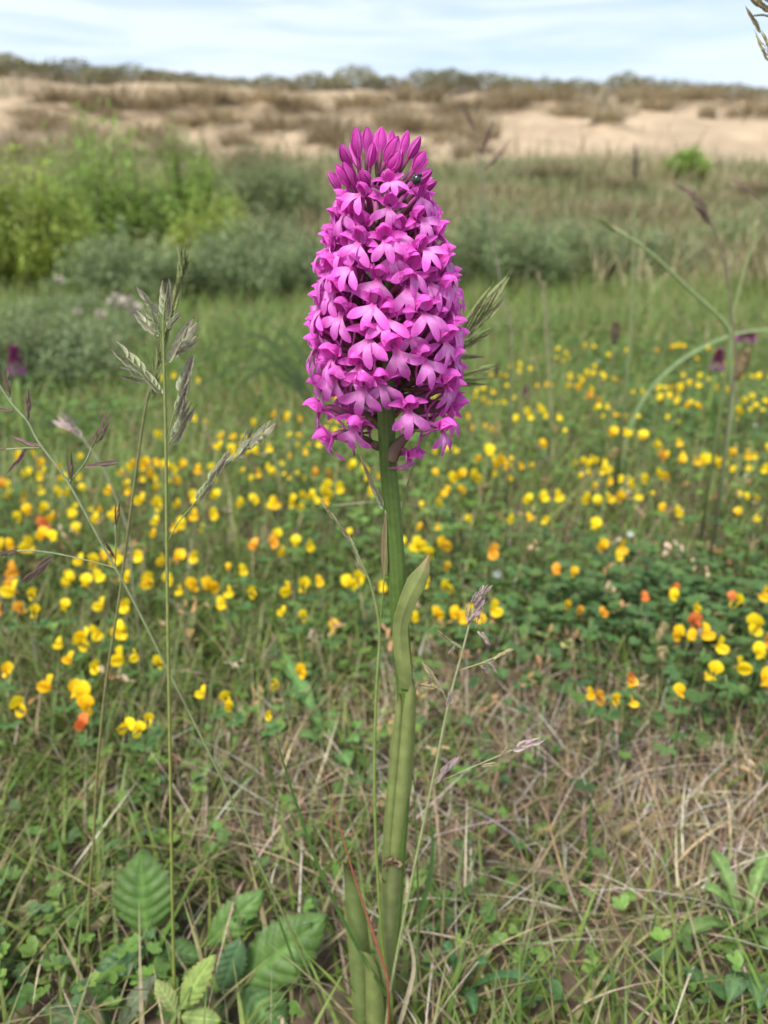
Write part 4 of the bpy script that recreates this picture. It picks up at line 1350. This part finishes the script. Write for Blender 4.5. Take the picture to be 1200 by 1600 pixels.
BRC = (.105, .195, .045)
BRD = (.085, .16, .045)
br = empty('bramble', at(230, 1560, .225), 'bramble with broad serrated dark green leaves at the lower left', 'bramble')
br.location.z = float(gz(br.location.x, br.location.y))
EDG = (.13, .12, .06)
serrate_leaf('leaf', br, (228, 1464), (214, 1344), 112, .228, .236, BRC, EDG)
serrate_leaf('leaf', br, (224, 1478), (148, 1524), 62, .228, .214, (.075, .15, .06), EDG, normal=(0, -.5, .85))
serrate_leaf('leaf', br, (234, 1482), (314, 1492), 52, .228, .226, BRD, EDG, normal=(0, -.5, .85))
serrate_leaf('leaf', br, (322, 1478), (404, 1398), 62, .232, .238, BRC, EDG)
serrate_leaf('leaf', br, (372, 1542), (500, 1442), 104, .212, .218, BRC, EDG)
serrate_leaf('leaf', br, (376, 1468), (342, 1560), 56, .214, .206, (.085, .16, .07), EDG, normal=(.2, -.7, .7))
serrate_leaf('leaf', br, (380, 1545), (445, 1618), 90, .210, .200, BRD, EDG, normal=(0, -.6, .8))
serrate_leaf('leaf', br, (340, 1560), (320, 1640), 70, .212, .200, BRD, EDG, normal=(0, -.6, .8))
serrate_leaf('leaf', br, (182, 1610), (66, 1578), 62, .200, .198, (.085, .145, .05), (.16, .07, .05), normal=(0, -.6, .8))
serrate_leaf('leaf', br, (196, 1584), (138, 1538), 50, .212, .212, (.10, .19, .05), EDG)
serrate_leaf('leaf', br, (180, 1612), (222, 1530), 40, .203, .203, (.13, .16, .095), (.15, .12, .09), normal=(-.6, -.6, .5))
serrate_leaf('leaf', br, (226, 1612), (238, 1545), 72, .214, .220, BRD, EDG)
serrate_leaf('leaf', br, (262, 1560), (300, 1512), 50, .226, .232, (.04, .10, .045), EDG)
for b_, t_, w_, y_ in (((300, 1585), (352, 1610), 54, .208), ((262, 1520), (232, 1585), 56, .218), ((170, 1545), (112, 1560), 44, .219), ((410, 1560), (470, 1580), 60, .214), ((120, 1600), (60, 1628), 50, .207), ((330, 1530), (300, 1580), 48, .221), ((150, 1500), (100, 1520), 36, .232), ((440, 1500), (480, 1560), 50, .226)):
    serrate_leaf('leaf', br, b_, t_, w_, y_, y_ + .002, lerp(BRC, BRD, random.random() * 1.4), EDG, normal=(random.uniform(-.3, .3), -.5, .85))
m = MB()
for pl in ([(230, 1600, .222), (234, 1540, .226), (228, 1464, .228)], [(300, 1610, .21), (350, 1580, .211), (376, 1542, .212), (376, 1470, .214)], [(300, 1610, .215), (316, 1540, .225), (322, 1478, .232)], [(230, 1640, .2), (200, 1612, .2), (182, 1611, .2)]):
    m.tube(line(pl, None), (.0009, .0006), (.16, .15, .07), sides=5)
m.build('stem', M_CULM, br)
by_ = empty('bramble_shoot', at(283, 1640, .193), 'young yellow green bramble shoot at the bottom beside the tall grass', 'bramble')
by_.location.z = float(gz(by_.location.x, by_.location.y))
YGL = (.20, .27, .07)
serrate_leaf('leaf', by_, (281, 1578), (321, 1504), 46, .193, .194, YGL, (.22, .16, .07), normal=(-.3, -.75, .5), teeth=9)
serrate_leaf('leaf', by_, (276, 1584), (246, 1538), 34, .193, .194, (.24, .29, .10), (.22, .16, .07), normal=(.3, -.75, .5), teeth=9)
serrate_leaf('leaf', by_, (282, 1588), (340, 1594), 40, .193, .190, YGL, (.22, .16, .07), normal=(0, -.6, .8), teeth=9)
m = MB()
m.tube(spline([tuple(by_.location), tuple(at(281, 1610, .193)), tuple(at(280, 1580, .193))], 6), (.001, .0006), (.22, .22, .08), sides=5)
m.build('stem', M_CULM, by_)

# dandelion-like rosettes at the lower right
def rosette(label, c, tips, Y, col, w=30, group='leaf rosettes in the dry patch'):
    p = at(c[0], c[1], z=.004)
    root = empty('leaf_rosette', p, label, 'plant', group)
    for (tx, ty) in tips:
        t = at(tx, ty, z=.016)
        b = Vector(p)
        d = (t - b)
        L = d.length
        d.normalize()
        sd_ = d.cross(Vector((0, 0, 1))).normalized()
        V, Fc, C = [], [], []
        n = 26
        W = psize(w, Y) * .5
        for i in range(n + 1):
            q = i / n
            lobe = .55 + .45 * abs(math.sin(q * 4.6 * math.pi)) ** .7 if q < .8 else 1
            ww = W * (.18 + .95 * math.sin(math.pi * min(.97, q ** 1.5 * .95 + .02))) * lobe
            for k, u in enumerate((-1, -.5, 0, .5, 1)):
                V.append(b + d * (L * q - abs(u) * ww * .35 * (1 if q < .8 else 0)) + sd_ * ww * u + Vector((0, 0, .010 * math.sin(q * 2.4) + .0016 * abs(u))) - p)
                C.append(tuple(min(1, x * 1.6) for x in col) if u == 0 else col)
        for i in range(n):
            for k in range(4):
                Fc.append((i * 5 + k, i * 5 + k + 1, (i + 1) * 5 + k + 1, (i + 1) * 5 + k))
        link('leaf', new_mesh('leaf', V, Fc, C, M_LEAF), root)


rosette('jagged leaved green rosette at the lower right edge', (1158, 1462), ((1108, 1352), (1196, 1352), (1062, 1486), (1098, 1412), (1212, 1530), (1240, 1440)), .235, (.13, .21, .06), 32)
rosette('single oval green leaf at the lower right corner', (1162, 1528), ((1134, 1590), (1180, 1600)), .21, (.10, .18, .075), 38)
rosette('broad green leaves left of the stem above the dry patch', (520, 1190), ((560, 1178), (545, 1215), (470, 1170), (440, 1040)), .36, (.11, .21, .06), 30)
rosette('dark green leaves at the bottom right of the orchid', (720, 1560), ((690, 1500), (760, 1530), (740, 1610), (830, 1560)), .21, (.055, .125, .045), 24)
rosette('green leaves behind the orchid stem right of the sheath', (690, 1155), ((650, 1150), (735, 1150), (700, 1130)), .37, (.10, .18, .06), 30)


# ------------------------------------------------------------------ trefoil flowers
def bloom_meshes(seed, main, dark):
    r = random.Random(seed)
    m = MB()
    pts = spline([(0, 0, 0), (0, 1.2, 3.2), (0, .6, 6.8), (0, -.6, 9.2)], 7) * .001
    m.petal(pts, [w * .001 for w in (1.2, 4.2, 8.0, 9.6, 8.8, 6.2, 1.6)], (1, 0, 0), curl=r.uniform(-.35, -.1), col=lambda t, u: lerp(dark, main, min(1, .35 + t)), cross=5)
    std = m.mesh('bloom', M_YELLOW)
    m = MB()
    for sg in (-1, 1):
        pts = spline([(sg * .6, .3, .4), (sg * 1.7, 3.4, 1.2), (sg * 1.5, 6.6, 1.9), (sg * .5, 9.2, 2.2)], 6) * .001
        m.petal(pts, [w * .001 for w in (1.6, 5.0, 6.2, 5.0, 1.6)], (0, -.2, 1), curl=-.35 * sg, col=lerp(main, dark, .25), cross=5)
    m.tube([(0, -2.8e-3, -1.4e-3), (0, -.8e-3, -.4e-3), (0, .6e-3, .2e-3)], (.0006, .0012, .0011), (.22, .20, .07), sides=5)
    keel = m.mesh('keel', M_YELLOW)
    return std, keel


YEL, GOLD, ORA, RED = ('yellow', (.92, .70, .02), (.90, .60, .015)), ('golden', (.90, .57, .015), (.88, .45, .015)), ('orange', (.88, .42, .04), (.85, .32, .03)), ('orange red', (.80, .23, .06), (.72, .15, .05))
KIND = {k[0]: [bloom_meshes(i * 13 + j, k[1], k[2]) for j in range(3)] for i, k in enumerate((YEL, GOLD, ORA, RED))}
m = MB()
for a in (-1.1, -.35, .35, 1.1, 1.9):
    dx, dy = math.sin(a), -math.cos(a)
    m.petal([(dx * .001, dy * .001, 0), (dx * .0045, dy * .0045, .0015), (dx * .009, dy * .009, .0012)], (.001, .0055, .001), (-dy, dx, 0), curl=.3, col=(.085, .175, .045), cross=3)
LEAF_M = m.mesh('leaf', M_LEAF)

T = []       # px, py, blooms, kind, size


def tf(s):
    for w in s.split():
        a = w.split(',')
        T.append([float(a[0]), float(a[1]), int(a[2]), {'y': 'yellow', 'g': 'golden', 'o': 'orange', 'r': 'orange red'}[a[3]], float(a[4]) if len(a) > 4 else 1.0])


tf('18,850,3,y 66,843,3,y 155,873,4,y 133,905,3,y 109,901,1,y 200,875,2,y 216,899,2,y 247,909,2,y 279,869,3,y 306,912,3,y 289,818,1,y 433,834,1,y,1.2 412,851,2,o 386,887,1,y 377,924,2,y 352,941,1,y 358,884,1,g,.7 174,945,2,y 102,945,1,y 54,950,1,y 19,954,2,o 34,927,2,y 7,907,2,o 29,889,1,o 157,987,3,y 189,983,1,y 109,1003,2,y 127,1036,2,y,.7 195,1025,1,y 234,1026,2,y,.8 96,1079,2,g 131,1083,1,y,1.05 139,1100,1,g,1.05 6,1104,2,y,1.1 200,1133,1,y,.8 220,1136,1,y,.7 231,1119,1,y,.75 337,1087,2,y,.7 361,1099,1,y,.6 416,1113,1,y,.6 452,1053,2,g,.8 133,1128,1,r,.8 8,1045,1,g,.7')
tf('850,808,1,y,.8 927,820,1,y 955,852,2,g 963,868,1,y,.8 874,890,1,o,.8 897,892,1,g,.8 887,940,1,g,.6 923,957,2,o,.6 1003,932,1,r,.7 1048,917,1,r,.8 1072,938,2,y,.8 1082,968,1,r,1.05 1077,993,2,y,1.0 1102,1000,2,y,.95 1186,974,1,y,1.3 1197,994,1,o 1183,1018,1,y,1.1 1135,1042,2,y,.85 1193,1063,1,g 1102,1057,1,g,.7 1145,933,1,r,.8 1168,928,2,g,.8 957,1090,3,g,.65 933,1085,1,o,.7 980,1054,1,r,.7 983,1068,1,g,.6 1065,1080,1,g,.7')
tf('837,777,2,y 858,770,2,y 935,780,3,y 980,773,2,g 1018,740,2,y 946,733,1,y 1012,688,2,y,1.15 1033,708,1,o,1.1 1108,723,2,y,1.25 965,680,2,g 983,648,2,y 848,693,1,g,.8 863,648,2,y 1045,603,4,y 1045,618,3,y 1077,600,3,y 1067,628,2,y 1082,633,2,g 1123,588,2,y 1127,602,2,y 1165,588,2,y 1183,617,2,y 1170,627,2,y 1152,638,1,y 1193,588,2,y 1065,582,1,y 893,603,2,y 900,587,2,y 927,582,3,y 877,547,2,y 977,542,1,y 953,552,1,y 920,540,2,y 805,568,2,y 820,572,2,y 1057,537,3,y 817,650,2,y 833,640,2,y 940,633,2,y 925,618,2,o')
tf('308,592,1,y 263,584,2,y 249,676,1,y 397,657,1,y 354,700,2,y 401,704,3,y 410,685,1,y 420,736,2,y 388,784,2,y 442,781,2,y 338,773,1,y 289,781,2,y 233,787,2,y 247,813,1,y 319,803,2,g 165,807,2,y 120,826,1,y 97,800,2,y 73,813,1,r 81,762,2,y 120,764,2,y 24,770,2,y 4,757,1,o 17,755,1,y 206,732,3,y 255,729,3,y 283,725,1,g 28,805,1,y 47,796,1,g 186,760,2,g')
tf('455,778,3,y 482,785,2,y 498,771,2,y 526,761,1,y 511,756,1,y 503,735,2,o 585,766,1,y 560,730,2,y 642,853,2,y 672,856,3,y 463,853,3,y 475,910,3,g 558,898,1,y,1.1 547,911,1,y 593,918,1,y,.8 681,911,2,y 668,957,2,y,.8 727,955,2,g 753,950,2,y 718,967,1,g 458,958,2,y,.7 520,977,1,g,.7 765,858,1,o 730,745,2,y 711,743,1,y 763,710,3,y 670,640,1,y 750,620,2,y 790,600,1,y 700,880,1,g,.6 545,830,1,y,.6')
LISTED_N = len(T)
# smaller flowers filling the two far drifts
dr = random.Random(77)
while len(T) < LISTED_N + 108:
    py = dr.choice((dr.gauss(612, 30), dr.gauss(740, 30), dr.uniform(540, 830)))
    px = dr.uniform(0, 1200)
    if py < 535 or py > 840 or (px < 260 and py < 690) or (px < 480 and py < 640) or (590 < px < 650 and py < 760):
        continue
    if any(abs(a[0] - px) < 16 and abs(a[1] - py) < 9 for a in T):
        continue
    T.append([px, py, dr.choice((1, 1, 2, 2, 3)), dr.choice(('yellow', 'yellow', 'yellow', 'yellow', 'yellow', 'golden', 'golden')), dr.uniform(.6, .9)])

LAND = [('tall grass stalk', 262, 950), ('orchid stem', 618, 880), ('slender leaning grass', 160, 850), ('bramble', 280, 1480), ('oval seed heads', 1045, 1040), ('arching blade', 1020, 600), ('left edge purple orchid', 27, 565), ('right hand purple orchid', 1118, 560), ('nodding grass head', 545, 850), ('pinkish grass head', 745, 945), ('dry patch', 1000, 1150), ('flower spike', 602, 680), ('plantain head', 960, 522), ('arching tussock', 400, 600), ('drooping grass head', 100, 660)]
ORD = ['nearest', 'second nearest', 'third nearest', 'fourth nearest', 'fifth nearest', 'sixth nearest', 'seventh nearest', 'eighth nearest', 'ninth nearest', 'tenth nearest', 'eleventh nearest', 'twelfth nearest']
NUM = {1: 'single {} trefoil bloom', 2: 'pair of {} trefoil blooms', 3: 'trio of {} trefoil blooms', 4: 'cluster of {} trefoil blooms'}
buckets = {}
for i, t in enumerate(T):
    nm, lx, ly = min(LAND, key=lambda L: math.hypot(L[1] - t[0], (L[2] - t[1]) * 1.3))
    dx, dy = t[0] - lx, t[1] - ly
    if abs(dx) > abs(dy) * 1.2:
        rel = 'left of' if dx < 0 else 'right of'
    else:
        rel = 'beyond' if dy < 0 else 'in front of'
    buckets.setdefault((nm, rel, t[2], t[3]), []).append((math.hypot(dx, dy), i))
LAB = {}
for (nm, rel, nb, kd), lst in buckets.items():
    for rk, (_, i) in enumerate(sorted(lst)):
        LAB[i] = NUM[nb].format(kd) + (', ' + ORD[min(rk, 11)] + ' such' if len(lst) > 1 else '') + ' ' + rel + ' the ' + nm
fr = random.Random(9)
for i, (px, py, nb, kd, sz) in enumerate(T):
    h = .045 + .02 * fr.random() if py > 720 else .06 + .02 * fr.random()
    if py < 560:
        h = .075
    p = at(px, py + 4, z=h)
    foot = Vector((p.x + fr.uniform(-.012, .012), p.y + fr.uniform(-.004, .016), 0))
    foot.z = float(gz(foot.x, foot.y)) - .002
    root = empty('trefoil_flower', foot, LAB[i], 'wildflower', 'yellow trefoil flowers in the meadow')
    m = MB()
    neck = p - Vector((0, 0, .003))
    m.tube(spline([tuple(foot), tuple((foot + neck) / 2 + Vector((fr.uniform(-.004, .004), 0, .002))), tuple(neck)], 5), (.0008, .0006), (.13, .19, .06), sides=3)
    m.build('stem', M_CULM, root)
    inv = Matrix.Translation(-foot)
    if i < LISTED_N and py > 640:
        link('leaf', LEAF_M, root, inv @ Matrix.Translation(p - Vector((0, -.003, .010))) @ Matrix.Scale(.75, 4) @ Matrix.Rotation(fr.uniform(-1, 1), 4, 'Z'))
    a0 = fr.uniform(-.5, .5)
    for b in range(nb):
        if nb == 1:
            ang, off = a0 * 1.6, Vector((0, 0, 0))
        else:
            q = b / (nb - 1) - .5
            ang = q * 2.0 * (1 if nb > 2 else .8) + a0 * .5
            off = Vector((q * .0105 * (nb - 1) ** .6, fr.uniform(-.003, .003), fr.uniform(-.003, .003)))
        k2 = kd
        if nb > 1 and kd in ('yellow', 'golden') and fr.random() < .18:
            k2 = 'golden' if kd == 'yellow' else 'yellow'
        std, keel = fr.choice(KIND[k2])
        s_ = sz * fr.uniform(.72, .93) * (.9 if py < 680 else 1)
        M = Matrix.Translation(p + off) @ Matrix.Rotation(math.pi + ang, 4, 'Z') @ Matrix.Rotation(fr.uniform(-.55, .35), 4, 'X') @ Matrix.Rotation(fr.uniform(-.6, .6), 4, 'Y') @ Matrix.Scale(s_ * fr.uniform(.8, 1.15), 4)
        o = link('bloom', std, root, inv @ M)
        link('keel', keel, o)

# pale spent trefoil florets lying in the dry patch
for j, (px, py, c, lab) in enumerate(((970, 1300, (.62, .50, .24), 'pale spent floret lying in the dry patch right of centre'), (1010, 1283, (.62, .48, .26), 'cream spent floret highest in the dry patch'), (935, 1268, (.60, .58, .22), 'pale yellow withered floret standing in the dry patch'), (846, 1300, (.60, .46, .22), 'spent floret left of the standing pale yellow one'), (842, 1370, (.50, .40, .24), 'lowest cream spent floret in the dry patch'), (35, 1425, (.62, .50, .30), 'cream spent floret low at the left edge'), (148, 1448, (.60, .52, .30), 'cream spent floret behind the left grass stalk'), (150, 1392, (.58, .50, .28), 'small spent floret above another by the left grass stalk'))):
    p = at(px, py, z=.018)
    rt = empty('spent_floret', p, lab, 'floret', 'spent florets on the ground')
    rt.location.z = p.z
    m = MB()
    a = random.uniform(-.6, .6)
    for k in range(4):
        s_ = (k - 1.5) * .0008
        m.petal([(p.x + s_, p.y, p.z - .002), (p.x + s_ * 1.6 + .002, p.y - .0006, p.z + .001), (p.x + s_ + .006 * math.cos(a), p.y, p.z + .003 + .004 * math.sin(a + .5))], (.0007, .0026, .0008), (0, -.4, .9), curl=.5, col=c, cross=3)
    m.build('petals', M_DRY, rt)
    m = MB()
    m.tube([(p.x - .004, p.y + .004, float(gz(p.x, p.y)) - .002), (p.x - .001, p.y + .001, p.z - .0015)], .0005, (.25, .22, .1), sides=4)
    m.build('stem', M_CULM, rt)
# small white flowers
for px, py, lab in ((777, 896, 'tiny white flower right of the orchid stem'), (935, 563, 'tiny white flower far back in the meadow'), (1178, 664, 'tiny white flower near the right edge'), (1117, 983, 'tiny white flower beside the big yellow blooms'), (985, 832, 'tiny white flower beside the golden pair')):
    p = at(px, py, z=.035 if py < 1200 else .02)
    rt = empty('white_flower', p, lab, 'flower', 'tiny white flowers')
    m = MB()
    for k in range(5):
        a = k * 1.257
        m.petal([tuple(p), tuple(p + Vector((math.cos(a) * .003, -.001, math.sin(a) * .003)))], (.001, .003), (-math.sin(a), 0, math.cos(a)), col=(.75, .75, .72), cross=3)
    m.build('petals', M_YELLOW, rt)
    m = MB()
    m.tube([tuple(p - Vector((0, 0, p.z))), tuple(p)], .0004, (.14, .2, .07), sides=3)
    m.build('stem', M_CULM, rt)
